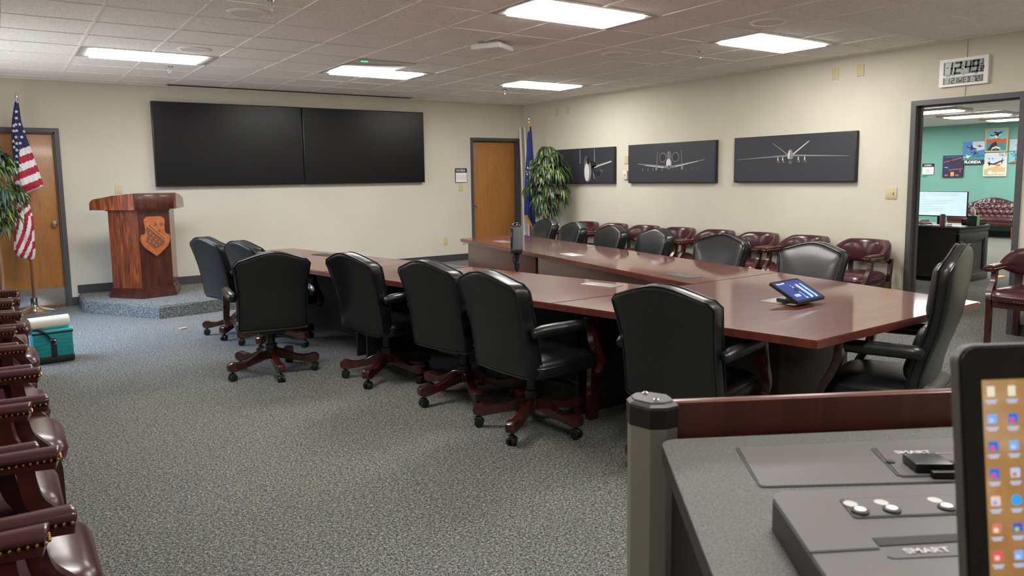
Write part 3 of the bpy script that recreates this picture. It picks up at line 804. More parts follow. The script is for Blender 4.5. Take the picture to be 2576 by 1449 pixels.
# ---------------------------------------------------------------- burgundy guest chairs
def guest_parts(t):
    # seat
    o2 = rrect(.238, .275, .10, 0, .04)
    def sf(x, y, d): return (x*(1+.05*(y/.3)), y, d - (.5*max(0, y-.20)**1.6 if d > .43 else 0) - .12*x*x*(d > .43))
    b = MB(BURG)
    b.pad(o2, [(1.97, .385), (.03, .385), (.006, .39), (0, .405), (-.006, .43), (-.004, .455), (.012, .478), (.045, .492), (1.35, .500), (1.7, .504), (1.97, .505)], sf)
    b.make('seat', t, smooth=55)
    b = MB(DARKW); b.box((0, .265, .36), (.44, .028, .065), bev=.004); b.box((0, -.22, .36), (.42, .028, .065), bev=.004)
    for s_ in (-1, 1): b.box((s_*.22, .02, .36), (.028, .48, .065), bev=.004)
    b.make('seat_rail', t)
    b = MB(BRASS)
    for i in range(22): b.sphere((-.22+.44*i/21, .315-.02*abs(i-10.5)/10, .40), .0045, 6)
    b.make('seat_nail_trim', t)
    # wrap-around back
    secs = []
    path = []
    n = 22
    for i in range(n+1):
        a = -1+2*i/n
        ang = a*rad(98)
        x = .262*math.sin(ang)
        y = -.02-.265*math.cos(ang)
        path.append((x, y, a))
    b = MB(BURG)
    rs = []
    for x, y, a in path:
        q = abs(a)
        f = 1-max(0, (q-.48)/.52)**1.2
        zt = .685+.128*f; zb = .655-.085*f
        nx, ny = math.sin(a*rad(98)), -math.cos(a*rad(98))
        th = .032+.012*f
        lean = .10
        r = []
        for k in range(14):
            an = 2*PI*k/14
            cz = (zt+zb)/2; hz_ = (zt-zb)/2
            sx = math.copysign(abs(math.cos(an))**.7, math.cos(an)); sz = math.copysign(abs(math.sin(an))**.7, math.sin(an))
            z = cz+hz_*sz
            off = th*sx + lean*(z-.66)
            r.append((x+nx*off, y+ny*off, z))
        rs.append(r)
    b.rings(rs); b.make('backrest', t, smooth=60)
    for s_ in (-1, 1):
        b = MB(BURG)
        pts = catmull([(s_*.258, .01, .672), (s_*.262, .08, .672), (s_*.262, .16, .668), (s_*.261, .235, .664), (s_*.259, .255, .662)], 3)
        k = len(pts); ws = [.85+.35*(i/(k-1)) for i in range(k)]; ws[-1] = 1.05
        b.tube(pts, ws, sec=[(.034*math.cos(2*PI*j/16), .019*math.copysign(abs(math.sin(2*PI*j/16))**.75, math.sin(2*PI*j/16))+.006) for j in range(16)])
        b.make('arm_pad', t, smooth=60)
        b = MB(DARKW)
        b.tube([(p.x, p.y-.004, p.z-.02) for p in pts], ws, sec=[(.034, -.010), (.034, .010), (-.034, .010), (-.034, -.010)]); b.make('arm_rail', t, smooth=30)
        b = MB(BRASS)
        for side in (-1, 1):
            for i in range(15):
                y = -.0+.25*i/14; w_ = (.034*(.85+.35*(i/14)))
                b.sphere((s_*.261+side*w_, y, .661), .0048, 6)
        for i in range(4): b.sphere((s_*.259-.02+.0133*i, .258, .659), .0048, 6)
        b.make('arm_nail_trim', t)
        b = MB(DARKW)
        x = s_*.25
        pts = catmull([(x, .165, .655), (x, .168, .60), (x, .185, .53), (x*.99, .235, .46), (x*.97, .262, .40), (x*.95, .268, .33), (x*.95, .268, .16), (x*.95, .268, 0)], 4)
        k = len(pts)
        b.tube(pts, [1.25 if i < 2 else 1.0+.25*math.exp(-((i/k-.45)/.13)**2) for i in range(k)], sec=[(-.019, -.024), (.019, -.024), (.019, .024), (-.019, .024)], upv=(0, 1, 0)); b.make('front_leg', t, smooth=30)
        b = MB(DARKW)
        x = s_*.215
        pts = catmull([(x, -.265, .62), (x, -.255, .5), (x, -.24, .40), (x, -.245, .3), (x*1.02, -.27, .12), (x*1.04, -.30, 0)], 4)
        b.tube(pts, 1, sec=[(-.018, -.021), (.018, -.021), (.018, .021), (-.018, .021)], upv=(0, 1, 0)); b.make('rear_leg', t, smooth=30)
gc = thing('guest_chair', 'x', 'chair')
guest_parts(gc)
first = True
ORD = ['first', 'second', 'third', 'fourth', 'fifth', 'sixth', 'seventh', 'eighth', 'ninth']
LY = [-4.265, -3.655, -3.045, -2.435, -1.825, -1.215, -.605, .005, .615]
LX = [-.93, -.87, -.925, -.87, -.90, -.94, -.895, -.935, -.895]
for k in range(9):
    o = gc if first else copy_tree(gc); first = False
    place(o, (LX[k], LY[k], 0), -rad(90), '%s burgundy leather armchair from the camera in the row along the left wall' % ORD[k], 'burgundy armchairs along the left wall')
RY = [-1.85, -1.175, -.54, .09, .72, 1.355, 1.985, 2.62]
for k, y in enumerate(RY):
    o = copy_tree(gc)
    place(o, (6.50, y, 0), rad(90+random.uniform(-1, 1)), '%s burgundy leather armchair from the doorway in the row under the aircraft pictures' % ORD[k], 'burgundy armchairs along the right wall')
o = copy_tree(gc)
place(o, (6.56, -3.435, 0), rad(90), 'burgundy leather armchair alone on the near side of the doorway, cut by the frame edge', 'burgundy armchairs along the right wall')

# ---------------------------------------------------------------- podium on the stage
pe = Vector((.982, .19, 0)); pn = Vector((-.19, .982, 0))
pod = thing('podium', 'stained wooden podium with a carved shield standing on the carpeted stage', 'podium')
pod.matrix_world = frame4((.605, 3.515, STZ), pe, pn)
def trap(o, w=.36, d=.37, fl=.20):
    return [(-o*.58, -o), (w+o*.58, -o), (w+fl+o*1.1, d+o), (-fl-o*1.1, d+o)]
b = MB(PODW); b.mats.append(PODD)
tp = trap(0); vb = [b.v((x, y, .10)) for x, y in tp]; vt = [b.v((x, y, 1.06)) for x, y in tp]
for i in range(4):
    b.mi = 1 if i in (0, 2) else 0
    b.f([vb[i], vb[(i+1) % 4], vt[(i+1) % 4], vt[i]])
b.f(vt); b.f(vb[::-1]); b.make('podium_body', pod, smooth=0)
b = MB(PODD)
for o, z0, z1 in ((.035, 0, .05), (.027, .05, .085), (.012, .085, .118)): b.prism(trap(o), z0, z1)
b.make('base_molding', pod, smooth=0)
sl = .62; dv = Vector((-.488, .873))
for s_ in (0, 1):
    prof = [(0, 0), (sl, 0), (sl, .03)] + [(sl-.11+.11*math.cos(rad(a)), .065+.075*math.sin(rad(a))*.9) for a in (0, 15, 30, 45, 60, 75, 90)] + [(sl*.5, .165), (0, .19)]
    P0 = Vector((-.035, -.06)) if s_ == 0 else Vector((.395, -.06))
    dd = dv if s_ == 0 else Vector((-dv.x, dv.y))
    nn = Vector((dv.y, -dv.x)) if s_ == 0 else Vector((-dv.y, -dv.x))
    A = [[(P0.x+dd.x*q+nn.x*k, P0.y+dd.y*q+nn.y*k, 1.045+z) for q, z in prof] for k in (0, -.03)]
    b = MB(PODW); b.rings(A); b.make('top_side_board', pod, smooth=30)
b = MB(PODD); b.bb(-.04, .40, -.062, -.03, 1.045, 1.236, bev=.003); b.make('top_front_board', pod)
b = MB(PODW); A = [(-.02, -.04), (.38, -.04), (.66, .46), (-.30, .46)]
b.rings([[(x, y, 1.18-.14*(y+.04)) for x, y in A], [(x, y, 1.20-.14*(y+.04)) for x, y in A]]); b.prism([(-.0, -.03), (.36, -.03), (.58, .40), (-.22, .40)], 1.03, 1.06)
b.make('reading_board', pod, smooth=0)
hs = [(.45, 1.0), (.62, .955), (.70, .90), (.64, .76), (.63, .66), (.66, .575), (.86, .555), (.97, .52), (1.0, .45), (.95, .36), (.80, .255), (.55, .165), (.25, .095), (.12, .05)]
shp = hs + [(0, 0)] + [(-x, y) for x, y in reversed(hs)]
b = MB(SHIELD); b.M = frame4((.18, 0, .485), (1, 0, 0), (0, 0, 1))
b.prism([(x*.168, y*.475) for x, y in shp], 0.0, .03)
es = [e for e in b.bm.edges if all((q.co.y) < -.0295 for q in e.verts)]
bmesh.ops.bevel(b.bm, geom=es, offset=.006, segments=2, affect='EDGES')
sh = b.make('shield', pod, smooth=30)
b = MB(SHIELDD, mat('shield_line', (186, 120, 72), .4)); b.M = frame4((.18, -.03, .485), (1, 0, 0), (0, 0, 1))
b.prism([(-.092, .365), (-.105, .33), (-.095, .25), (-.115, .185), (-.02, .09), (.08, .14), (.105, .175)], 0, .0015)
b.mi = 1; b.prism([(-.075, .40), (-.095, .375), (.105, .18), (.125, .20)], 0, .002)
b.mi = 0; b.prism([(-.07, .388), (-.083, .373), (.1, .192), (.11, .202)], .002, .0028)
for x, y in ((.005, .385), (.07, .385), (.042, .30)):
    for dx, dy, w, h in ((0, 0, .011, .045), (0, .004, .034, .012), (0, -.018, .022, .008)): b.prism([(x+dx-w/2, y+dy-h/2), (x+dx+w/2, y+dy-h/2), (x+dx+w/2, y+dy+h/2), (x+dx-w/2, y+dy+h/2)], 0, .0015)
b.mi = 1
for x, y in ((-.06, .285), (-.03, .25), (-.06, .22), (0, .2), (-.03, .17), (.04, .175), (.0, .14), (-.075, .19)):
    b.prism([(x+(.011 if i % 2 == 0 else .0045)*math.sin(i*PI/5), y+(.011 if i % 2 == 0 else .0045)*math.cos(i*PI/5)) for i in range(10)][::-1], .0015, .0028)
b.make('shield_emblem', sh, smooth=0)

# ---------------------------------------------------------------- flags
def pole_flag(name, label, x, y, ztop, mats, rows, colour, px_of, scale, fold, stars=(), zpole=None, extra=None):
    t = thing(name, label, 'flag', (x, y, 0))
    b = MB(CHROME); b.lathe([(.205, 0), (.205, .008), (.19, .02), (.12, .04), (.06, .06), (.04, .075), (.034, .10), (.036, .15), (.036, .17), (.02, .175), (.0, .175)], 40); b.make('flag_base', t)
    b = MB(POLEW); b.cyl((0, 0, .15), (0, 0, ztop-.09), .0145, n=18); b.make('pole', t)
    b = MB(CHROME); b.lathe([(.016, ztop-.12), (.018, ztop-.09), (.013, ztop-.085), (.02, ztop-.06), (.017, ztop-.02), (.006, ztop), (.0, ztop)], 16); b.make('finial', t)
    b = MB(*mats); N = 72; R = len(rows)
    vs = []
    for (py, l, r) in rows:
        z = px_of[1](py); cx = (px_of[0]((l+r)/2, py)); w = max((r-l)/2/scale, .004)
        ring = []
        for i in range(N):
            a = 2*PI*i/N
            k = 1+fold*math.sin(6*a+z*1.3)*min(1, w/.08)+fold*.5*math.sin(11*a+1.0-z*2)*min(1, w/.08)
            k = min(k, 1.0+fold*.3)
            xx = cx+w*math.cos(a)*(k if abs(math.cos(a)) < .96 else 1); yy = -max(.016, w*.62)*math.sin(a)*k
            ring.append(b.v((xx, yy, z)))
        vs.append(ring)
    for j in range(R-1):
        py = (rows[j][0]+rows[j+1][0])/2; l = (rows[j][1]+rows[j+1][1])/2; r = (rows[j][2]+rows[j+1][2])/2
        for i in range(N):
            a = 2*PI*(i+.5)/N
            px = (l+r)/2+(r-l)/2*math.cos(a)
            b.mi = colour(px, py, math.sin(a) > 0, l, r)
            b.f([vs[j][i], vs[j][(i+1) % N], vs[j+1][(i+1) % N], vs[j+1][i]])
    b.mi = colour((rows[0][1]+rows[0][2])/2, rows[0][0], True, 0, 1); b.f(vs[0][::-1]); b.mi = colour((rows[-1][1]+rows[-1][2])/2, rows[-1][0], True, 0, 1); b.f(vs[-1])
    b.make('flag_cloth', t, smooth=60)
    if stars:
        sb = MB(FWHT)
        for px, py, rr_ in stars:
            j = min(range(R), key=lambda q: abs(rows[q][0]-py)); l, r = rows[j][1], rows[j][2]
            z = px_of[1](py); w = max((r-l)/2/scale, .004); cxm = px_of[0]((l+r)/2, py)
            xx = px_of[0](px, py); c_ = max(-.93, min(.93, (xx-cxm)/w)); a = math.acos(c_)
            k = min(1+fold*math.sin(6*a+z*1.3)*min(1, w/.08)+fold*.5*math.sin(11*a+1.0-z*2)*min(1, w/.08), 1+fold*.3)
            yy = -max(.016, w*.62)*math.sin(a)*k-.006
            nx = c_*.9; tx = Vector((1, nx*.9, 0)).normalized()
            sb.M = frame4((xx, yy, z), tx, (0, 0, 1))
            sb.prism([((rr_ if i % 2 == 0 else rr_*.42)*math.sin(i*PI/5), (rr_ if i % 2 == 0 else rr_*.42)*math.cos(i*PI/5)) for i in range(10)][::-1], -.003, .004)
        sb.make('star_lettering', t, smooth=0)
    return t
def interp_rows(keys, step):
    out = []; py = keys[0][0]
    while py <= keys[-1][0]:
        for (a, l0, r0), (c, l1, r1) in zip(keys, keys[1:]):
            if a <= py <= c:
                q = (py-a)/(c-a); out.append((py, l0+(l1-l0)*q, r0+(r1-r0)*q)); break
        py += step
    return out
def us_col(px, py, front, l, r):
    if py < 486:
        k = (py+.47*px-399.5)/18.5
        if k < 0 or (px < 55 and py < 418): return 0
        return 2 if int(k) % 2 == 0 else 1
    q = (px*1.0+(py-480)*.22+6*math.sin(py*.03)-40)/8.5
    if py < 540: q = (px+py*.9)/13.0
    return 1 if int(q) % 2 == 0 else 2
us_keys = [(256, 46, 54), (270, 44, 56), (300, 40, 59), (330, 38.5, 66), (360, 39, 76), (390, 41, 85), (420, 42, 94), (455, 45, 104), (464, 46, 105.5), (472, 47, 92), (480, 48, 74), (486, 48, 72), (510, 49, 75), (540, 46, 82), (565, 43, 85), (600, 42, 86), (625, 42, 88), (640, 50, 87), (650, 66, 84)]
US = pole_flag('striped_flag', 'red, white and blue striped flag with stars before the left oak door', -.45, 4.27, 2.55, [NAVY, FRED, FWHT], interp_rows(us_keys, 2.4), us_col,
    (lambda px, py: (px-(49+(py-232)*.066))/216, lambda py: 2.562-(py-230)/217), 216, .16,
    stars=[(px*.3175, 220+py*.3175, .022) for px, py in ((155, 190), (155, 240), (150, 290), (175, 288), (155, 338), (203, 342), (152, 388), (188, 386), (135, 420), (155, 437), (178, 434), (140, 465), (156, 488), (155, 537), (142, 583), (158, 583), (137, 340), (138, 300))])
def af_col(px, py, front, l, r):
    if py > 540 and (px-l < 5): return 1
    if py < 330 and (px-l < 2.2): return 1
    if py < 318: return 1
    if py > 592: return 1
    if front:
        d = ((px-1336)/9)**2+((py-428)/12)**2
        if d < 1: return 1 if int((py-px)*.35) % 2 == 0 else 2
    return 0
af_keys = [(305, 1331, 1336), (330, 1329, 1340), (380, 1326, 1344), (430, 1322, 1347), (480, 1319, 1349), (530, 1318, 1350), (545, 1319, 1350), (560, 1330, 1351), (575, 1337, 1351), (600, 1338, 1352)]
AF = pole_flag('blue_flag', 'dark blue flag with gold fringe standing in the far corner behind the plant', 6.5, 3.84, 2.5, [AFB, GOLD, FWHT], interp_rows(af_keys, 2.5), af_col,
    (lambda px, py: (px-(1332.5+(py-290)*.012))/150, lambda py: 2.506-(py-290)/154), 150, .16,
    stars=[(1325, 421, .022), (1323, 437, .02), (1324, 452, .018), (1327, 460, .016), (1322, 430, .016)])
for k, (x0, y0, x1, y1, zt) in enumerate(((6.73, 4.15, 6.84, 4.44, 2.36), (6.64, 4.17, 6.775, 4.485, 2.36))):
    b = MB(mat('pvc_white', (222, 218, 214), .4)); b.cyl((x0, y0, .0), (x1, y1, zt), .021, n=16); o = b.make('white_tube')
    tag(o, ['white plastic tube leaning in the far corner, right one of two', 'white plastic tube leaning in the far corner, left one of two'][k], 'tube', 'white tubes in the corner')

# ---------------------------------------------------------------- plants
def leaf(b, p, d, L, w, droop, mi):
    p = Vector(p); d = Vector(d).normalized(); side = d.cross(Vector((0, 0, 1)))
    if side.length < .05: side = Vector((1, 0, 0))
    side.normalize(); b.mi = mi
    prev = None; n = 5
    for i in range(n+1):
        q = i/n
        c = p + d*L*q*(1-.25*q*droop) + Vector((0, 0, -droop*L*q*q*.75))
        ww = w*math.sin(PI*min(1, q*.92+.06))**.8*(1 if i < n else .1)
        u_ = Vector((0, 0, .25*ww))
        cur = (b.v(c-side*ww+u_), b.v(c), b.v(c+side*ww+u_))
        if prev:
            b.f([prev[0], prev[1], cur[1], cur[0]]); b.f([prev[1], prev[2], cur[2], cur[1]])
        prev = cur
def silk_tree(name, label, x, y, zb, zt, rx, rad_profile, n, seed, Ll, trunk_z, lw=.011):
    rnd = random.Random(seed)
    t = thing(name, label, 'plant', (x, y, 0))
    b = MB(POTM); b.lathe([(.13, 0), (.15, .02), (.185, .30), (.195, .31), (.195, .34), (.175, .34), (.17, .30), (.0, .29)], 28); b.make('plant_pot', t)
    b = MB(BARK)
    for k in range(4):
        a0 = k*PI/2+.4
        pts = [(.035*math.cos(a0+z*2.4)*(1+z*.6), .035*math.sin(a0+z*2.4)*(1+z*.6), z) for z in [.28+.08*i for i in range(int((trunk_z-.28)/.08))]]
        pts += [(pts[-1][0]*3, pts[-1][1]*3, trunk_z+.1), (pts[-1][0]*5, pts[-1][1]*5, trunk_z+.35)]
        b.tube(pts, [.018]*(len(pts)-2)+[.012, .006], 7)
    tr = b.make('trunk', t)
    b = MB(LEAFA, LEAFB, LEAFC)
    for i in range(n):
        q = rnd.random(); z = zb+(zt-zb)*q
        R = rx*rad_profile(q)
        a = rnd.uniform(0, 2*PI); k = rnd.uniform(.25, 1)**.5
        p = Vector((R*k*math.cos(a)*.82, R*k*math.sin(a)*.82, z))
        for j in range(rnd.randint(8, 11)):
            a2 = a+rnd.uniform(-1.25, 1.25)
            d = Vector((math.cos(a2), math.sin(a2), rnd.uniform(-.1, .85)))
            c_ = rnd.random(); mi = 2 if c_ > .9 else (1 if c_ > .52 else 0)
            leaf(b, p, d, Ll*rnd.uniform(.7, 1.15), lw*rnd.uniform(.8, 1.25), rnd.uniform(.8, 1.5), mi)
    b.make('foliage', t, smooth=80)
    return t
def prof_r(q):
    return lerp_list([(0, .38), (.14, .55), (.3, .9), (.5, 1.0), (.68, .9), (.82, .62), (.92, .36), (1, .12)], q)
silk_tree('potted_tree', 'potted green leafy tree in the far corner before the blue flag', 6.36, 3.17, .98, 1.96, .40, prof_r, 150, 3, .20, .95)
silk_tree('potted_tree', 'potted green leafy tree cut by the left edge, before the striped flag', -.78, 3.62, 1.05, 1.95, .36, prof_r, 140, 5, .19, 1.0)
t = thing('small_plant', 'small variegated leafy plant behind the far chairs at the left edge', 'plant', (-.78, 3.3, 0))
b = MB(POTM); b.lathe([(.08, 0), (.10, .02), (.12, .24), (.13, .25), (.13, .28), (.11, .28), (.11, .24), (0, .23)], 24); b.make('plant_pot', t)
b = MB(mat('variegated', (142, 168, 120), .5), mat('variegated_pale', (196, 204, 168), .5)); rnd = random.Random(9)
for i in range(90):
    a = rnd.uniform(0, 2*PI); leaf(b, (.05*math.cos(a), .05*math.sin(a), .25+rnd.random()*.12), (math.cos(a), math.sin(a), rnd.uniform(.2, 1.4)), rnd.uniform(.08, .15), .022, rnd.uniform(.6, 1.3), rnd.randint(0, 1))
b.make('foliage', t, smooth=80)

# ---------------------------------------------------------------- things on the floor at the left
TEALB = mat('teal_fabric', (16, 138, 142), .7); TEALT = mat('teal_top', (52, 176, 182), .6); NYL = mat('black_nylon', (24, 24, 28), .65)
t = thing('cooler_bag', 'teal and black insulated cooler bag on the carpet beside the burgundy chairs', 'bag', (-.425, 1.31, 0), rad(4))
b = MB(TEALB); b.bb(-.145, .145, -.12, .12, .05, .262, bev=.015); b.make('bag_body', t)
b = MB(NYL); b.bb(-.15, .15, -.125, .125, 0, .065, bev=.018); b.make('bag_bottom', t)
b = MB(TEALT); b.bb(-.147, .147, -.122, .122, .262, .285, bev=.008); b.make('bag_lid', t)
b = MB(NYL); b.bb(-.149, .149, -.124, .124, .252, .266, bev=.004); b.make('lid_zip', t)
b = MB(NYL); b.bb(-.018, .022, -.128, -.118, .05, .21, bev=.002)
b.tube(catmull([(-.13, -.08, .29), (-.06, -.13, .275), (-.02, -.137, .22), (.0, -.136, .19)], 4), 1, sec=[(-.02, -.003), (.02, -.003), (.02, .003), (-.02, .003)]); b.make('strap', t)
b = MB(CHROME); b.tube(catmull([(-.02, -.14, .205), (.0, -.146, .20), (.02, -.14, .195), (.012, -.143, .17), (.004, -.14, .165)], 3), .005, 8); b.make('buckle', t)
b = MB(mat('teal_stitch', (10, 112, 118), .7))
for x0, x1 in ((-.135, -.028), (.032, .135)):
    for k in range(5):
        za, zb = .10+.035*k, .085+.035*k
        xa, xb = (x0, x1) if k % 2 else (x1, x0)
        b.tube([(xa, -.1205, za), (xb, -.1205, zb)], .0022, 5)
b.make('quilt_stitching', t)
ROLLM = mat('paper_roll', (222, 220, 202), .7)
b = MB(ROLLM); b.lathe([(.012, -.15), (.05, -.15), (.052, -.148), (.052, .148), (.05, .15), (.012, .15), (.012, -.15)], 28)
o = b.make('paper_roll', loc=(-.44, 1.25, .343)); o.rotation_euler = (0, rad(90), rad(10))
tag(o, 'roll of white paper lying on top of the teal cooler bag', 'paper roll')
b = MB(NYL); rnd = random.Random(4)
for k in range(3): b.tube(catmull([(-.5+.06*k+rnd.uniform(-.03, .03), 2.15+rnd.uniform(-.25, .25), .018+.02*k) for i in range(6)], 5), .013, 8)
for k in range(2): b.box((-.46+.03*k, 2.0+.3*k, .03+.02*k), (.06, .03, .03), rz=.4*k, bev=.004)
tag(b.make('strap_bundle'), 'small dark heap of black straps on the carpet below the striped flag', 'strap')
b = MB(mat('scrap', (176, 140, 108), .8)); b.prism([(.70, 2.05), (.76, 2.10), (.80, 2.08), (.78, 2.03), (.73, 2.02)], .001, .012); tag(b.make('paper_scrap'), 'scrap of brown paper on the carpet in front of the stage', 'scrap')

# ---------------------------------------------------------------- things on and by the table
t = thing('meeting_camera', 'dark grey round meeting camera on a thin black stand in the table gap', 'camera', (2.99, -.76, 0))
b = MB(PLAST); b.cyl((0, 0, .08), (0, 0, .84), .012)
b.lathe([(.02, .50), (.024, .505), (.024, .56), (.02, .565)], 16); b.lathe([(.019, .70), (.026, .705), (.026, .76), (.02, .765), (.02, .80), (.026, .805), (.026, .83), (.018, .835)], 16); b.make('stand_pole', t)
for k in range(3):
    a = 2*PI*k/3+.3; b = MB(PLAST); b.tube([(.0, 0, .12), (.25*math.cos(a), .25*math.sin(a), .012)], .009, 8); b.make('stand_leg', t)
b = MB(PLAST); b.lathe([(.0, .835), (.04, .837), (.055, .85), (.0575, .87), (.056, .878)], 32); b.make('camera_base', t)
b = MB(mat('mesh_grey', (78, 82, 84), .75)); b.lathe([(.056, .879), (.0555, .90), (.047, 1.06), (.044, 1.075), (.0, 1.076)], 32); b.make('speaker_body', t)
b = MB(mat('glossy_black', (14, 14, 16), .08)); b.box((-.0495, .0, .97), (.012, .03, .19), rz=rad(-8), bev=.005); b.lathe([(.041, 1.075), (.04, 1.088), (.034, 1.095), (.028, 1.104), (.012, 1.11), (0, 1.111)], 28); b.make('lens_head', t)
b = MB(PLAST); b.tube(catmull([(-.04, -.02, .85), (-.055, -.02, .80), (-.04, -.02, .765), (-.014, -.01, .745)], 4), .006, 8); b.make('cable', t)

t = thing('touch_panel', 'tilted black touch panel with blue sound controls on the table', 'control panel')
rx = Vector((1, .05, 0)); ux = Vector((.06, .17, .085))
ux = (ux-rx.normalized()*ux.dot(rx.normalized()))
t.matrix_world = frame4((3.034, -3.604, TZ+.024), rx, ux)
b = MB(PLAST); b.prism(rrect(.142, .102, .006, 0, .10), -.006, .010); b.make('bezel', t)
SCB = mat('panel_blue', (40, 58, 122), .3, emit=.55)
b = MB(SCB); b.box((0, .10, .0102), (.256, .176, .0008)); b.make('screen', t, smooth=0)
b = MB(mat('ui_light', (150, 200, 250), .4, emit=1.1), mat('ui_white', (225, 235, 250), .4, emit=.9), mat('ui_pink', (220, 90, 120), .4, emit=.7), mat('ui_dim', (70, 96, 160), .4, emit=.6))
def ui(x, y, w, h, mi): b.mi = mi; b.box((x, y+.10, .0112), (w, h, .0006))
ui(0, .058, .25, .0012, 3)
for x in (-.01, .035, .085):
    ui(x, -.02, .002, .115, 1); ui(x-.004, .045, .010, .008, 2); ui(x, -.075, .014, .012, 0)
ui(.049, -.012, .012, .125, 0); ui(.095, -.01, .006, .125, 0); ui(-.01, .025, .009, .007, 1); ui(.035, .03, .009, .007, 1); ui(.085, .0, .009, .007, 1)
ui(-.065, -.052, .05, .007, 0)
for k in range(5): ui(-.085+.011*k, -.04, .006, .008, 1)
ui(-.06, .012, .026, .003, 3); ui(-.06, -.068, .026, .002, 3)
b.make('screen_print', t, smooth=0)
text_mesh('Room AV', .018, Matrix.Translation((-.075, .172, .0108)), 'lettering', MT['ui_white'], t)
b = MB(PLAST); b.M = t.matrix_world.inverted(); b.box((3.04, -3.50, TZ+.0175), (.16, .15, .022), rz=rad(3), bev=.005)
b.tube([(3.03, -3.49, TZ+.034), (3.045, -3.515, TZ+.078)], [.06, .03], 14); b.make('panel_stand', t)
b = MB(mat('paper_tab', (226, 222, 206), .7)); b.box((2.985, -3.545, TZ+.0058), (.12, .055, .0015), rz=.02); tag(b.make('paper_note', smooth=0), 'small cream paper note beside the foot of the touch panel', 'paper')

# ---------------------------------------------------------------- equipment lectern in the foreground
ce = Vector((.866, -.5, 0)); cn = Vector((.5, .866, 0))
lec = thing('equipment_lectern', 'grey equipment lectern with wood back panel and corner post in the foreground', 'lectern')
lec.matrix_world = frame4((.27, -5.15, 0), ce, cn)
LAM = mat('grey_laminate', (128, 124, 122), .55); v = coords(LAM); n_ = noise(LAM, v, 420, 2, .7); base(LAM, ramp(LAM, n_, [(.35, (52, 50, 49)), (.5, (73, 71, 68)), (.65, (96, 93, 90))]))
GM = mat('grey_metal', (150, 149, 145), .45, .1); EDG = mat('dark_edge', (48, 48, 48), .5); CAPM = mat('post_cap', (74, 72, 70), .45)
b = MB(MAHOGB); b.bb(-.012, 1.02, -.008, .018, .12, 1.10, bev=.003); b.make('back_panel', lec)
pp = [(-.012, -.026), (-.012, .020), (-.045, .045), (-.078, .045), (-.094, .022), (-.094, -.004), (-.066, -.036), (-.036, -.038)]
b = MB(GM); b.prism([(x*.96-.002, y*.96) for x, y in pp], 0, 1.062); b.make('corner_post', lec, smooth=25)
b = MB(PLAST); b.prism(pp, 1.062, 1.096); b.make('post_collar', lec, smooth=25)
b = MB(CAPM); ccx, ccy = -.054, .004
def shr(k): return [(ccx+(x-ccx)*k, ccy+(y-ccy)*k) for x, y in pp]
b.rings([[(x, y, 1.096) for x, y in shr(1.0)], [(x, y, 1.101) for x, y in shr(1.0)], [(x, y, 1.105) for x, y in shr(.9)], [(x, y, 1.105) for x, y in shr(.82)], [(x, y, 1.1085) for x, y in shr(.78)]]); b.make('post_cap', lec, smooth=25)
for dx, dy in ((-.058, .026), (-.05, -.018)):
    b = MB(CHROME); b.lathe([(.005, 1.1085), (.005, 1.111), (.003, 1.113), (0, 1.113)], 12, (dx, dy, 0)); b.make('cap_screw', lec)
SZ = 1.047
def arcp(cx, cy, r, a0, a1, n=6): return [(cx+r*math.cos(rad(a0+(a1-a0)*i/n)), cy+r*math.sin(rad(a0+(a1-a0)*i/n))) for i in range(n+1)]
sp = [(-.19, -1.0), (1.02, -1.0), (1.02, -.045)] + arcp(-.022, -.078, .033, 90, 172)
b = MB(EDG, LAM); b.prism(sp, SZ-.03, SZ-.002); b.mi = 1; b.prism([(x*.998+.0005, y*.998) for x, y in sp], SZ-.002, SZ); b.make('work_surface', lec, smooth=25)
b = MB(mat('cabinet_dark', (34, 33, 35), .6)); b.bb(-.03, 1.0, -.98, -.05, .0, SZ-.03); b.make('cabinet', lec, smooth=0)
PLT = mat('plate_grey', (84, 81, 80), .45); GRV = mat('groove', (46, 44, 44), .6); PLB = mat('plate_mauve', (80, 76, 77), .45)
ins = [(1.0, -.105), (.066, -.100), (.062, -.104), (.038, -.252), (.042, -.259), (.05, -.26), (1.0, -.31)]
b = MB(GRV, PLT); b.prism(ins[::-1] if False else ins, SZ, SZ+.0012); b.mi = 1; b.prism([(1.0, -.107), (.068, -.102), (.041, -.252), (.046, -.257), (1.0, -.307)], SZ+.0012, SZ+.0022); b.make('inset_plate', lec, smooth=0)
b = MB(GRV, PLB); pl = [(.62, -.152), (.285, -.134), (.279, -.138), (.257, -.245), (.262, -.252), (.62, -.275)]
b.prism(pl, SZ+.0022, SZ+.0034); b.mi = 1; b.prism([(.62, -.155), (.288, -.1365), (.261, -.245), (.265, -.2495), (.62, -.272)], SZ+.0034, SZ+.0044); b.make('camera_plate', lec, smooth=0)
LET = mat('label_white', (176, 172, 168), .5)
def onlec(x, y, z, ang=0): return Matrix.Translation((x, y, z)) @ Matrix.Rotation(ang, 4, 'Z')
text_mesh('SMART', .017, onlec(.335, -.164, SZ+.0046, rad(-4)), 'lettering', LET, lec, bold=.0004, sx=1.1); text_mesh('document camera', .0075, onlec(.395, -.175, SZ+.0046, rad(-4)), 'lettering', LET, lec)
b = MB(PLAST); b.lathe([(.007, SZ+.0044), (.006, SZ+.0062), (0, SZ+.0064)], 16, (.276, -.198, 0)); b.make('knob', lec)
b = MB(PLAST); b.box((.318, -.225, SZ+.012), (.055, .045, .014), rz=rad(-8), bev=.002); b.box((.36, -.236, SZ+.01), (.06, .014, .012), rz=rad(-8), bev=.002); b.box((.335, -.262, SZ+.008), (.065, .010, .01), rz=rad(-8), bev=.002); b.make('camera_head', lec)
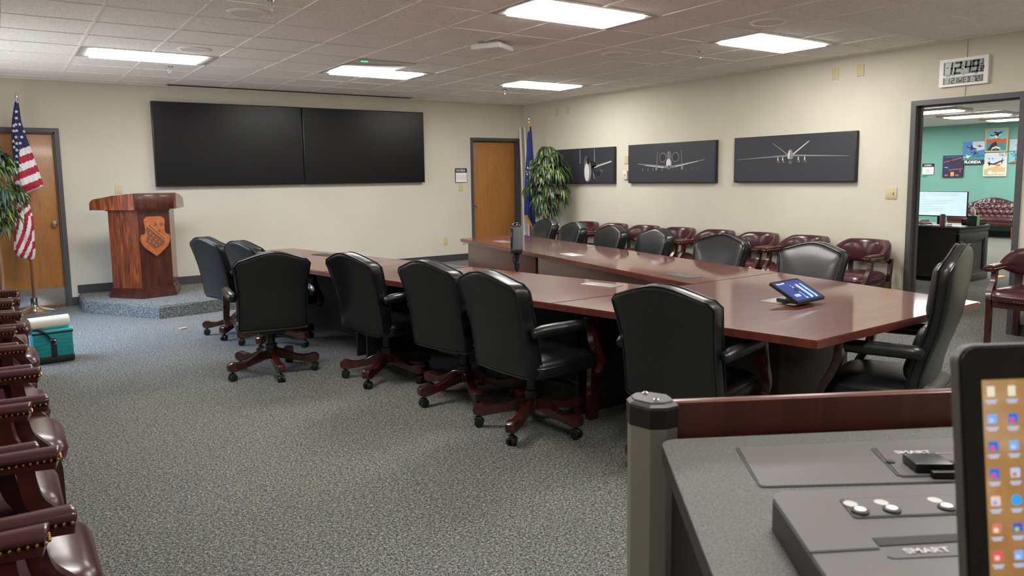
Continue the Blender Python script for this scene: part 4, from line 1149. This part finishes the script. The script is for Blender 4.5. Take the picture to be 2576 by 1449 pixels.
for x, y in ((.372, -.222), (.386, -.225), (.392, -.212)):
    b = MB(CHROME); b.lathe([(.006, SZ+.0044), (.006, SZ+.006), (.0, SZ+.0065)], 14, (x, y, 0)); b.make('camera_button', lec)
# tilted pen display box
ST = 1.09
pd = thing('pen_display', 'flat grey pen display box with round buttons on the lectern top', 'display'); pd.matrix_world = lec.matrix_world.copy()
SZD = SZ+.001
o1 = [(.60, -.378), (.022, -.366), (.008, -.371), (.0, -.384), (-.040, -.66), (.60, -.66)]
b = MB(PLAST, PLT); b.prism(o1, SZD, ST-.004); b.mi = 1
b.rings([[(x, y, ST-.004) for x, y in o1], [(x*.995+.002, y*.997, ST) for x, y in o1]]); b.make('box_body', pd, smooth=25)
b = MB(GRV, PLT); rc = [(.60, -.41), (.084, -.399), (.080, -.402), (.072, -.448), (.076, -.452), (.60, -.468)]
b.prism(rc, ST, ST+.0012); b.mi = 1; b.prism([(.60, -.412), (.086, -.4015), (.0755, -.447), (.078, -.4495), (.60, -.465)], ST+.0012, ST+.002); b.make('button_plate', pd, smooth=0)
for x in (.087, .127, .197, .26, .31):
    b = MB(PLAST, WHITE); y = -.438-.02*(x-.087); b.lathe([(.0105, ST+.002), (.0105, ST+.004), (.0, ST+.004)], 24, (x, y, 0)); b.mi = 1; b.lathe([(.0072, ST+.004), (.0068, ST+.006), (.0, ST+.0064)], 20, (x, y, 0)); b.make('button', pd)
    b = MB(LET); b.lathe([(.0085, ST+.002), (.0085, ST+.0026), (.0, ST+.0026)], 20, (x-.0005, y+.022, 0)); b.make('button_label', pd)
b = MB(mat('slot_black', (10, 10, 11), .7)); b.prism([(.5, -.518), (.5, -.505), (.066, -.500), (.063, -.518)], ST, ST+.0012); b.bb(-.02, .06, -.5245, -.5205, ST, ST+.001); b.make('pen_tray', pd, smooth=0)
b = MB(PLB); b.prism([(.5, -.555), (.5, -.535), (.068, -.5245), (.058, -.541), (.064, -.5455)], ST, ST+.001); b.make('name_strip', pd, smooth=0)
text_mesh('SMART', .015, onlec(.108, -.5345, ST+.0012, rad(-2)), 'lettering', LET, pd, bold=.0004, sx=1.1); text_mesh('Sympodium', .013, onlec(.178, -.537, ST+.0012, rad(-2)), 'lettering', LET, pd)
# monitor
mon = thing('computer_monitor', 'black framed monitor showing a tan desktop with icons, cut by the right edge', 'monitor')
mt_ = rad(8); dn = Vector((0, 0, -math.cos(mt_))) - cn*math.sin(mt_)
mon.matrix_world = frame4((-.1015, -5.7798, 1.3649), ce, -dn)
MW, MH = .53, .31
b = MB(mat('bezel_grey', (96, 92, 92), .4), BEZEL)
b.prism(rrect(MW/2+.0045, MH/2+.0045, .014, MW/2, -MH/2, 6), -.012, -.003); b.make('back_shell', mon)
b = MB(BEZEL); b.prism(rrect(MW/2+.003, MH/2+.003, .012, MW/2, -MH/2, 6), -.003, .0); b.make('bezel', mon)
WP = mat('wallpaper', (190, 140, 82), .3, emit=.62)
v = coords(WP, (1, 1, 1)); n_ = noise(WP, v, 9, 4, .6); 
r_ = ramp(WP, n_, [(.35, (158, 114, 66)), (.55, (180, 136, 84)), (.72, (200, 174, 144))]); base(WP, r_); lk(WP, r_, WP.node_tree.nodes['Principled BSDF'].inputs['Emission Color'])
b = MB(WP); b.bb(.0125, MW-.0125, -MH+.016, -.0225, 0, .0005); b.make('screen', mon, smooth=0)
IC = [mat('ic_%d' % i, c, .4, emit=.85) for i, c in enumerate([(226, 222, 200), (120, 170, 236), (40, 110, 220), (40, 160, 240), (180, 200, 235), (226, 84, 104), (70, 80, 200), (206, 120, 110), (232, 200, 190), (150, 200, 90)])]
grid = [[0, 0, 3], [1, 2, 5], [2, 1, 4], [2, 4, 0], [8, 3, 1], [7, 6, 9], [5, 1, 2]]
for r in range(7):
    for c in range(3):
        x = .0193+.0172*c; y = -.0315-.0212*r; k = grid[r][c]
        b = MB(IC[k], IC[(k+3) % 10], IC[4])
        if k in (3,): b.lathe([(.0042, .0006), (.0042, .001), (0, .001)], 18, (x, y, 0))
        elif k == 0: b.box((x, y, .0008), (.0058, .0078, .0004))
        else:
            b.prism(rrect(.0038, .0036, .001, x, y), .0006, .001)
            b.mi = 1; b.prism(rrect(.0018, .0016, .0006, x-.001, y-.0012), .001, .0013)
        b.mi = 2; b.box((x, y-.0072, .0008), (.0095, .0011, .0003)); b.box((x, y-.0089, .0008), (.007, .0010, .0003))
        b.make('desktop_icon', mon, smooth=0)
b = MB(PLAST); b.M = mon.matrix_world.inverted() @ lec.matrix_world
b.bb(.2, .30, -.738, -.712, SZ+.001, 1.20, bev=.004); b.bb(.14, .36, -.93, -.70, SZ+.001, SZ+.006, bev=.002); b.make('monitor_stand', mon)

# ---------------------------------------------------------------- office seen through the doorway
XO = 18.2
DESK = mat('desk_black', (30, 29, 32), .42); DESKE = mat('desk_grey', (72, 69, 68), .42)
t = thing('office_desk', 'black and dark grey panelled office desk beyond the doorway', 'desk', (9.76, -1.37, 0))
b = MB(DESK); b.bb(-.03, .85, -.03, 2.3, .725, .76, bev=.008); b.make('desk_top', t)
b = MB(DESKE); b.bb(-.02, .84, -.022, 0.0, .69, .725, bev=.004); b.bb(-.01, .83, -.012, .02, .66, .69); b.make('top_molding', t)
b = MB(DESK); b.bb(0, .02, .0, 2.25, .06, .725); b.make('modesty_panel', t, smooth=0)
b = MB(DESKE); b.bb(0, .82, 0, .03, .0, .70); 
for x0, x1, z0, z1 in ((0, .82, .58, .66), (0, .82, .0, .12), (0, .09, .12, .58), (.73, .82, .12, .58)): b.bb(x0, x1, -.022, 0, z0, z1, bev=.003)
b.bb(-.02, .84, -.035, .03, 0, .10, bev=.006)
for x0, x1, z0, z1 in ((.09, .73, .56, .58), (.09, .73, .12, .14), (.09, .11, .12, .58), (.71, .73, .12, .58)): b.bb(x0, x1, -.015, 0, z0, z1, bev=.003)
b.make('end_panel', t)
b = MB(DESK); b.bb(.8, .82, 0, 2.25, .06, .725); b.bb(0, .82, 2.22, 2.25, 0, .725); b.make('side_panel', t, smooth=0)
t = thing('office_monitor', 'wide monitor showing a bright white document on the black office desk', 'monitor', (10.12, -.94, .76))
b = MB(BEZEL); b.bb(0, .03, -.36, .36, .115, .465, bev=.004); b.make('bezel', t)
b = MB(mat('doc_white', (205, 230, 255), .4, emit=.8)); b.bb(-.002, .001, -.352, .352, .13, .458); b.make('screen', t, smooth=0)
b = MB(mat('doc_line', (120, 150, 190), .5, emit=.5)); rnd = random.Random(2)
for k in range(12):
    z = .44-.024*k; L = rnd.uniform(.1, .6); b.bb(-.003, -.0018, .33-L, .33, z, z+.003)
b.make('screen_print', t, smooth=0)
b = MB(PLAST); b.bb(.03, .05, -.04, .04, 0, .3); b.bb(-.06, .12, -.12, .12, 0, .012, bev=.003); b.make('monitor_stand', t)
t = thing('drink_can', 'pink and blue drink can standing on the black office desk', 'can', (9.84, -1.12, .76))
CANM = mat('can_print', (150, 110, 130), .35, .4); v = coords(CANM); sx_ = nd(CANM, 'ShaderNodeSeparateXYZ'); lk(CANM, v, sx_.inputs[0]); ml = nd(CANM, 'ShaderNodeMath', operation='MULTIPLY'); ml.inputs[1].default_value = 6.2; lk(CANM, sx_.outputs[2], ml.inputs[0]); base(CANM, ramp(CANM, ml.outputs[0], [(.1, (178, 96, 100)), (.5, (146, 92, 120)), (.9, (88, 116, 150))]))
b = MB(CANM); b.lathe([(.028, 0), (.036, .008), (.036, .145), (.029, .162)], 24); b.make('can_body', t)
b = MB(CHROME); b.lathe([(.029, .162), (.030, .166), (.027, .167), (.026, .164), (0, .164)], 24); b.make('can_lid', t)
t = thing('tissue_box', 'green tissue box with a white tissue on the office desk end', 'tissue box', (10.26, -1.325, .76), rad(8))
b = MB(mat('tissue_dark', (42, 66, 60), .5), mat('tissue_green', (120, 160, 96), .5)); b.bb(-.06, .06, -.06, .06, 0, .135, bev=.002); b.mi = 1; b.bb(-.06, .058, -.0612, -.0595, 0.0, .135); b.make('box', t, smooth=0)
b = MB(FWHT); rnd = random.Random(8)
b.rings([[(.035*math.cos(a)*k*(1+.4*math.sin(3*a)), .02*math.sin(a)*k*(1+.3*math.cos(2*a))+.01*z*9, .135+z) for a in [2*PI*i/14 for i in range(14)]] for k, z in ((.9, 0), (1.7, .04), (1.4, .085), (.4, .12))]); b.make('tissue', t)
t = thing('desk_tray', 'dark wooden tray at the end of the office desk', 'tray', (10.475, -1.24, .76))
b = MB(DARKW); b.bb(-.13, .13, -.1, .1, 0, .012); b.bb(-.13, .13, -.1, -.09, 0, .075); b.bb(-.13, .13, .09, .1, 0, .075); b.bb(-.13, -.12, -.1, .1, 0, .075); b.bb(.12, .13, -.1, .1, 0, .075); b.make('tray_body', t, smooth=0)
b = MB(WHITE); b.box((9.97, -1.16, .762), (.22, .30, .003), rz=.2); tag(b.make('paper_sheet', smooth=0), 'white paper sheet lying on the office desk behind the can', 'paper')
b = MB(mat('paper_b', (214, 214, 218), .7)); b.box((9.92, -.98, .7665), (.22, .28, .008), rz=-.05); tag(b.make('paper_stack', smooth=0), 'thin stack of papers under the office monitor', 'paper')
b = MB(STEEL); b.tube(catmull([(9.82, -1.22, .765), (9.85, -1.24, .772), (9.86, -1.20, .766), (9.83, -1.19, .77), (9.81, -1.23, .768)], 4), .006, 7); tag(b.make('key_ring'), 'small ring of keys near the front corner of the office desk', 'keys')
t = thing('desk_organizer', 'clear plastic letter tray by the hand on the office desk', 'tray', (9.93, -.74, .76))
b = MB(mat('clear_plastic', (170, 180, 186), .25)); b.bb(-.12, .12, -.10, .14, .07, .076); b.bb(-.12, .12, -.10, -.095, 0, .07); b.bb(-.12, .12, .135, .14, 0, .07); b.make('tray_body', t, smooth=0)
# camelback tufted sofa
t = thing('tufted_sofa', 'burgundy tufted leather sofa with arched back against the teal wall', 'sofa', (17.75, 1.62, 0))
b = MB(BURG); ny, nz = 72, 30; W2 = .70
def stop(y): return .74+.15*(math.cos(PI*y/(W2*2)))**2*1.0-.02*(abs(y)/W2)
fr = []
for i in range(ny+1):
    y = -W2+2*W2*i/ny; row = []
    for k in range(nz+1):
        q = k/nz; z = .38+(stop(y)-.38)*q
        u_, v_ = y/.125, (z-.4)/.105
        dd = min(math.hypot((u_-round(u_-o/2)-o/2), (v_-(2*round((v_-o)/2)+o))*.8) for o in (0, 1))
        x = .17-.05*q*0+.12*q - .05*min(1, dd/.5)**.7*math.sin(PI*min(1, q*.93+.06))
        row.append((x, y, z))
    fr.append(row)
vf = [[b.v(p) for p in r] for r in fr]; vk = [[b.v((.36 if k else .36, p[1], p[2])) for k, p in enumerate(r)] for r in fr]
for i in range(ny):
    for k in range(nz):
        b.f([vf[i][k], vf[i][k+1], vf[i+1][k+1], vf[i+1][k]]); b.f([vk[i][k], vk[i+1][k], vk[i+1][k+1], vk[i][k+1]])
    b.f([vf[i][nz], vk[i][nz], vk[i+1][nz], vf[i+1][nz]]); b.f([vf[i][0], vf[i+1][0], vk[i+1][0], vk[i][0]])
for i in (0, ny):
    for k in range(nz): b.f([vf[i][k], vk[i][k], vk[i][k+1], vf[i][k+1]])
b.make('backrest', t, smooth=80)
b = MB(BURG); b.bb(-.30, .20, -W2+.04, W2-.04, .34, .46, bev=.04); b.make('seat_cushion', t)
b = MB(DARKW); b.bb(-.30, .30, -W2, W2, .27, .35, bev=.01); b.make('seat_frame', t)
for s_ in (-1, 1):
    b = MB(BURG); b.bb(-.28, .28, s_*W2-.06 if s_ > 0 else -W2-.04, s_*W2+.04 if s_ > 0 else -W2+.06, .34, .60, bev=.03); b.tube([(-.30, s_*W2, .60), (.25, s_*W2, .63)], .065, 16); b.make('sofa_arm', t)
    for x in (-.26, .27):
        b = MB(mat('sofa_leg', (120, 64, 44), .4)); b.box((x, s_*(W2-.05), .14), (.06, .06, .28), bev=.004); b.make('leg', t)
b = MB(BRASS)
for i in range(60): b.sphere((-.302, -W2+.02+(2*W2-.04)*i/59, .345), .006, 6)
b.make('nail_trim', t)
# posters
def poster(label, y0, y1, z0, z1, edge, bg, draw, name='wall_poster'):
    t = thing(name, label, 'poster', group='aviation posters on the teal wall')
    w, h = y1-y0, z1-z0
    t.matrix_world = frame4((XO, (y0+y1)/2, (z0+z1)/2), (0, -1, 0), (0, 0, 1))
    b = MB(edge); b.box((0, 0, .02), (w, h, .04)); b.make('frame', t, smooth=0)
    b = MB(*bg); draw(b, w, h, t); b.make('print', t, smooth=0)
PC = {k: mat('pc_'+k, c, .6) for k, c in dict(sky=(126, 186, 196), orange=(206, 92, 56), teal=(70, 140, 140), dark=(38, 40, 46), cream=(222, 212, 190), navy=(34, 40, 74), red=(200, 76, 72), blue=(72, 128, 190), sea=(46, 116, 148), cloud=(200, 208, 218), tan=(204, 176, 130), white=(236, 234, 226), gold=(226, 164, 60), pale=(176, 196, 204)).items()}
def P(b, pts, mi, w, h, lay=0): b.mi = mi; b.prism([(x*w/2, y*h/2) for x, y in pts], .0402+lay*.0008, .0408+lay*.0008)
R4 = lambda x0, x1, y0, y1: [(x0, y0), (x1, y0), (x1, y1), (x0, y1)]
def plane_shape(cx, cy, s_, a=0, fl=1):
    base_ = [(1, .12), (.55, .2), (.2, .2), (-.2, .55), (-.4, .5), (-.15, .1), (-.7, .05), (-.95, .3), (-1, .25), (-.9, -.05), (-.2, -.12), (-.1, -.4), (.1, -.4), (.25, -.1), (.6, -.02)]
    return [(cx+s_*(x*fl*math.cos(a)-y*math.sin(a)), cy+s_*.8*(x*fl*math.sin(a)+y*math.cos(a))) for x, y in base_]
def p1(b, w, h, t):
    P(b, R4(-.88, .88, -.9, .9), 0, w, h); P(b, R4(-.88, .88, -.25, .02), 1, w, h, 1); P(b, [(-.88, .02), (.88, .02), (.88, .12), (.5, .06), (.1, .16), (-.4, .05), (-.88, .12)], 1, w, h, 1)
    P(b, R4(-.88, .88, -.9, -.25), 2, w, h, 1); P(b, [(-.75, -.85), (-.4, -.3), (0, -.1), (.1, -.5), (-.3, -.85)], 3, w, h, 2)
    P(b, plane_shape(.05, .5, .6, .35), 3, w, h, 3); P(b, plane_shape(-.05, .3, .5, .25), 4, w, h, 2)
    P(b, [(-.4, -.85), (-.35, -.65), (0, -.5), (.35, -.65), (.4, -.85), (.3, -.85), (.0, -.62), (-.3, -.85)], 5, w, h, 4)
    for x in (-.18, .18): P(b, R4(x-.13, x+.13, -.88, -.74), 3, w, h, 5)
poster('tan framed poster of a dark jet over orange hills, topmost on the teal wall', 1.435, 1.915, 1.93, 2.47, PC['tan'], [PC['sky'], PC['orange'], PC['teal'], PC['dark'], PC['white'], PC['cream']], p1)
def p2(b, w, h, t):
    P(b, R4(-1, 1, -1, 1), 0, w, h); P(b, [(-.2, 1), (.95, 1), (.95, .3), (.3, .2), (-.1, .5)], 1, w, h, 1); P(b, R4(-1, 1, -1, -.12), 2, w, h, 1); P(b, R4(-1, 1, -.16, -.08), 5, w, h, 2)
    P(b, [(-1, -.45), (-.2, -.3), (.4, -.4), (1, -.3), (1, -.55), (-1, -.6)], 5, w, h, 2)
    for cx, cy, s_, a in ((-.2, .42, .55, -.3), (.5, .58, .3, -.2), (.1, -.02, .42, -.25)): P(b, plane_shape(cx, cy, s_, a), 3, w, h, 3)
    P(b, plane_shape(-.55, -.3, .4, .2), 4, w, h, 3); P(b, R4(-1, 1, -1, -.62), 3, w, h, 2)
    text_mesh('FLORIDA', .088, Matrix.Translation((-.02, -.40*h, .0428)), 'lettering', PC['white'], t, bold=.004)
poster('blue poster of fighter jets over the sea lettered in white at its foot', 1.90, 2.375, 1.655, 2.185, PC['dark'], [PC['blue'], PC['cloud'], PC['sea'], PC['dark'], PC['white'], PC['teal']], p2)
def p3(b, w, h, t):
    P(b, R4(-1, 1, -1, 1), 0, w, h); P(b, plane_shape(-.05, .35, .55, .1), 1, w, h, 2); P(b, [(-.9, .35), (.9, .75), (.9, .82), (-.9, .42)], 2, w, h, 1); P(b, [(-.4, -.38), (.95, -.25), (.95, -.18), (-.4, -.3)], 2, w, h, 1)
    P(b, R4(.7, .78, -.55, -.2), 2, w, h, 1); P(b, R4(-.18, .15, -.9, -.52), 3, w, h, 2); P(b, [(-.9, -.1), (-.4, -.15), (-.6, -.05)], 4, w, h, 2)
    for x in (-.6, .45): P(b, R4(x-.16, x+.16, -.88, -.74), 2, w, h, 2)
    text_mesh('LAKE DENTON', .055, Matrix.Translation((0, .42*h, .0428)), 'lettering', PC['blue'], t)
poster('dark navy poster with a red striped bridge, lowest on the teal wall', 2.36, 2.825, 1.36, 1.88, PC['dark'], [PC['navy'], PC['dark'], PC['red'], PC['gold'], PC['pale']], p3)
def p4(b, w, h, t):
    P(b, R4(-.92, .92, -.93, .93), 0, w, h); P(b, R4(-.92, .92, .1, .93), 1, w, h, 1); P(b, [(-.92, -.4), (.2, -.1), (.92, -.3), (.92, -.93), (-.92, -.93)], 2, w, h, 1)
    P(b, [(-.7, .2), (-.1, .1), (.5, .35), (.9, .4), (.5, .22), (0, -.02), (-.5, .02)], 3, w, h, 3); P(b, R4(.1, .5, -.1, .02), 4, w, h, 3); P(b, [(.55, .1), (.62, .55), (.68, .55), (.64, .1)], 3, w, h, 3); P(b, [(-.5, -.1), (-.55, .3), (-.45, .3), (-.42, -.1)], 3, w, h, 3)
    for x in (-.5, -.2): P(b, plane_shape(x, .52, .14), 3, w, h, 3)
    P(b, [(-.6, -.6), (-.3, -.5), (-.2, -.7), (-.5, -.75)], 5, w, h, 2)
    text_mesh('TILT', .09, Matrix.Translation((.16, .41*h, .0428)), 'lettering', PC['teal'], t, bold=.002); text_mesh('NEW RIVER', .07, Matrix.Translation((.04, -.37*h, .0438)), 'lettering', PC['white'], t, bold=.003)
poster('white framed tan poster of tilting-rotor aircraft under the topmost poster', 1.44, 1.92, 1.375, 1.905, PC['white'], [PC['cream'], PC['cloud'], PC['tan'], PC['dark'], PC['orange'], PC['white']], p4)
def p5(b, w, h, t):
    P(b, R4(-1, 1, -1, 1), 0, w, h); P(b, R4(-1, 1, -1, 0), 1, w, h, 1); P(b, R4(-1, 1, -.02, .02), 2, w, h, 2); P(b, plane_shape(-.1, .45, .4), 3, w, h, 2); P(b, [(-1, -1), (-.6, -.85), (1, -.9), (1, -1)], 3, w, h, 2); P(b, R4(-.45, -.4, -.85, -.25), 2, w, h, 3)
    for a in range(6): P(b, [(-.42, -.25), (-.42+.4*math.cos(a), -.25+.25*math.sin(a)), (-.42+.36*math.cos(a+.25), -.25+.22*math.sin(a+.25))], 2, w, h, 3)
poster('blue poster with a palm tree cut off by the right door jamb', .92, 1.40, 1.67, 2.20, PC['dark'], [PC['pale'], PC['sky'], PC['dark'], PC['red']], p5)
b = MB(PC['teal']); b.bb(XO-.012, XO, 3.20, 3.32, 1.37, 1.42); tag(b.make('sign_tab', smooth=0), 'small green tab below the room sign on the teal wall', 'tab')
b = MB(PC['gold']); b.prism([(10.72, -1.47), (10.86, -1.38), (11.02, -1.42), (10.95, -1.5)], .001, .012); tag(b.make('yellow_leaf', smooth=0), 'yellowish scrap lying on the office carpet by the desk', 'scrap')

# ---------------------------------------------------------------- seated person behind the left door jamb
CAMO = mat('camo_fabric', (120, 112, 90), .85); v = coords(CAMO); n_ = noise(CAMO, v, 26, 2, .6); base(CAMO, ramp(CAMO, n_, [(.4, (84, 82, 62)), (.5, (136, 126, 100)), (.6, (160, 150, 128))], 'CONSTANT'))
SKIN = mat('skin', (206, 150, 124), .5)
def skin_mesh(name, verts, edges, radii, m_, parent, sub=2, root=0):
    me = bpy.data.meshes.new(name); me.from_pydata(verts, edges, [])
    o = bpy.data.objects.new(name, me); COL.objects.link(o); o.parent = parent
    md = o.modifiers.new('skin', 'SKIN')
    for i, r in enumerate(radii):
        me.skin_vertices[0].data[i].radius = (r, r) if not isinstance(r, tuple) else r
    me.skin_vertices[0].data[root].use_root = True
    sb = o.modifiers.new('sub', 'SUBSURF'); sb.levels = sub; sb.render_levels = sub
    me.materials.append(m_); me.polygons.foreach_set('use_smooth', [True]*len(me.polygons)); md.use_smooth_shade = True
    return o
pr = thing('person', 'person in camouflage sleeve resting a hand on the office desk, mostly hidden', 'person', (9.20, -.45, 0))
vv = [(0, 0, .585), (0, 0, .74), (.02, 0, .95), (.03, 0, 1.12), (.04, 0, 1.22), (.05, 0, 1.30),
      (.03, -.19, 1.10), (.16, -.26, .90), (.42, -.42, .815), (.03, .19, 1.10), (.12, .26, .86), (.40, .14, .80),
      (.36, -.12, .52), (.36, -.12, .10), (.36, .12, .52), (.36, .12, .10), (.02, -.1, .50), (.02, .1, .50), (.45, -.12, .05), (.45, .12, .05)]
ee = [(0, 1), (1, 2), (2, 3), (3, 4), (4, 5), (3, 6), (6, 7), (7, 8), (3, 9), (9, 10), (10, 11), (0, 16), (16, 12), (12, 13), (0, 17), (17, 14), (14, 15), (13, 18), (15, 19)]
rr_ = [.14, .15, .16, .13, .06, .055, .075, .055, .045, .075, .055, .04, .075, .055, .075, .055, .09, .09, .045, .045]
skin_mesh('uniform', vv, ee, rr_, CAMO, pr, 2)
b = MB(SKIN); b.sphere((.07, 0, 1.42), .095, 20, (1.0, .8, 1.22)); b.sphere((.165, 0, 1.40), .018, 8, (1, .8, 1.3))
for s_ in (-1, 1): b.sphere((.06, s_*.078, 1.42), .022, 8, (.7, .35, 1.2))
b.cyl((.05, 0, 1.27), (.06, 0, 1.36), .05); b.make('head', pr)
b = MB(mat('hair', (60, 44, 34), .7)); b.sphere((.055, 0, 1.45), .1, 20, (1.0, .83, 1.1)); b.make('hair', pr)
hv = [(.43, -.425, .812), (.475, -.452, .805), (.53, -.485, .80)]; he = [(0, 1), (1, 2)]; hr = [.026, (.034, .018), (.036, .016)]
fd = Vector((.055, -.033, 0)).normalized(); fsd = Vector((.5, .85, 0)).normalized()
for k in range(4):
    o_ = Vector((.53, -.485, .80)) + fsd*(.030-.02*k); L = (.062, .074, .078, .068)[k]
    i0 = len(hv); hv += [tuple(o_+fd*.03), tuple(o_+fd*(.03+L*.5)+Vector((0, 0, .004))), tuple(o_+fd*(.03+L)+Vector((0, 0, -.018)))]
    he += [(2, i0), (i0, i0+1), (i0+1, i0+2)]; hr += [.0092, .0085, .0068]
i0 = len(hv); o_ = Vector((.475, -.452, .80)); hv += [tuple(o_-fsd*.036+fd*.025), tuple(o_-fsd*.045+fd*.062+Vector((0, 0, -.012)))]; he += [(1, i0), (i0, i0+1)]; hr += [.012, .009]
skin_mesh('hand', hv, he, hr, SKIN, pr, 2)
ch = thing('office_chair', 'black office chair behind the left door jamb', 'chair', (9.16, -.45, 0))
b = MB(PLAST); b.box((0, 0, .395), (.46, .46, .07), bev=.02); b.make('seat', ch)
b = MB(PLAST); b.box((-.24, 0, .78), (.05, .42, .6), bev=.02); b.make('backrest', ch)
b = MB(PLAST); b.cyl((0, 0, .05), (0, 0, .37), .03)
for k in range(5): b.tube([(0, 0, .10), (.26*math.cos(k*2*PI/5), .26*math.sin(k*2*PI/5), .03)], .02, 8)
b.make('chair_base', ch)
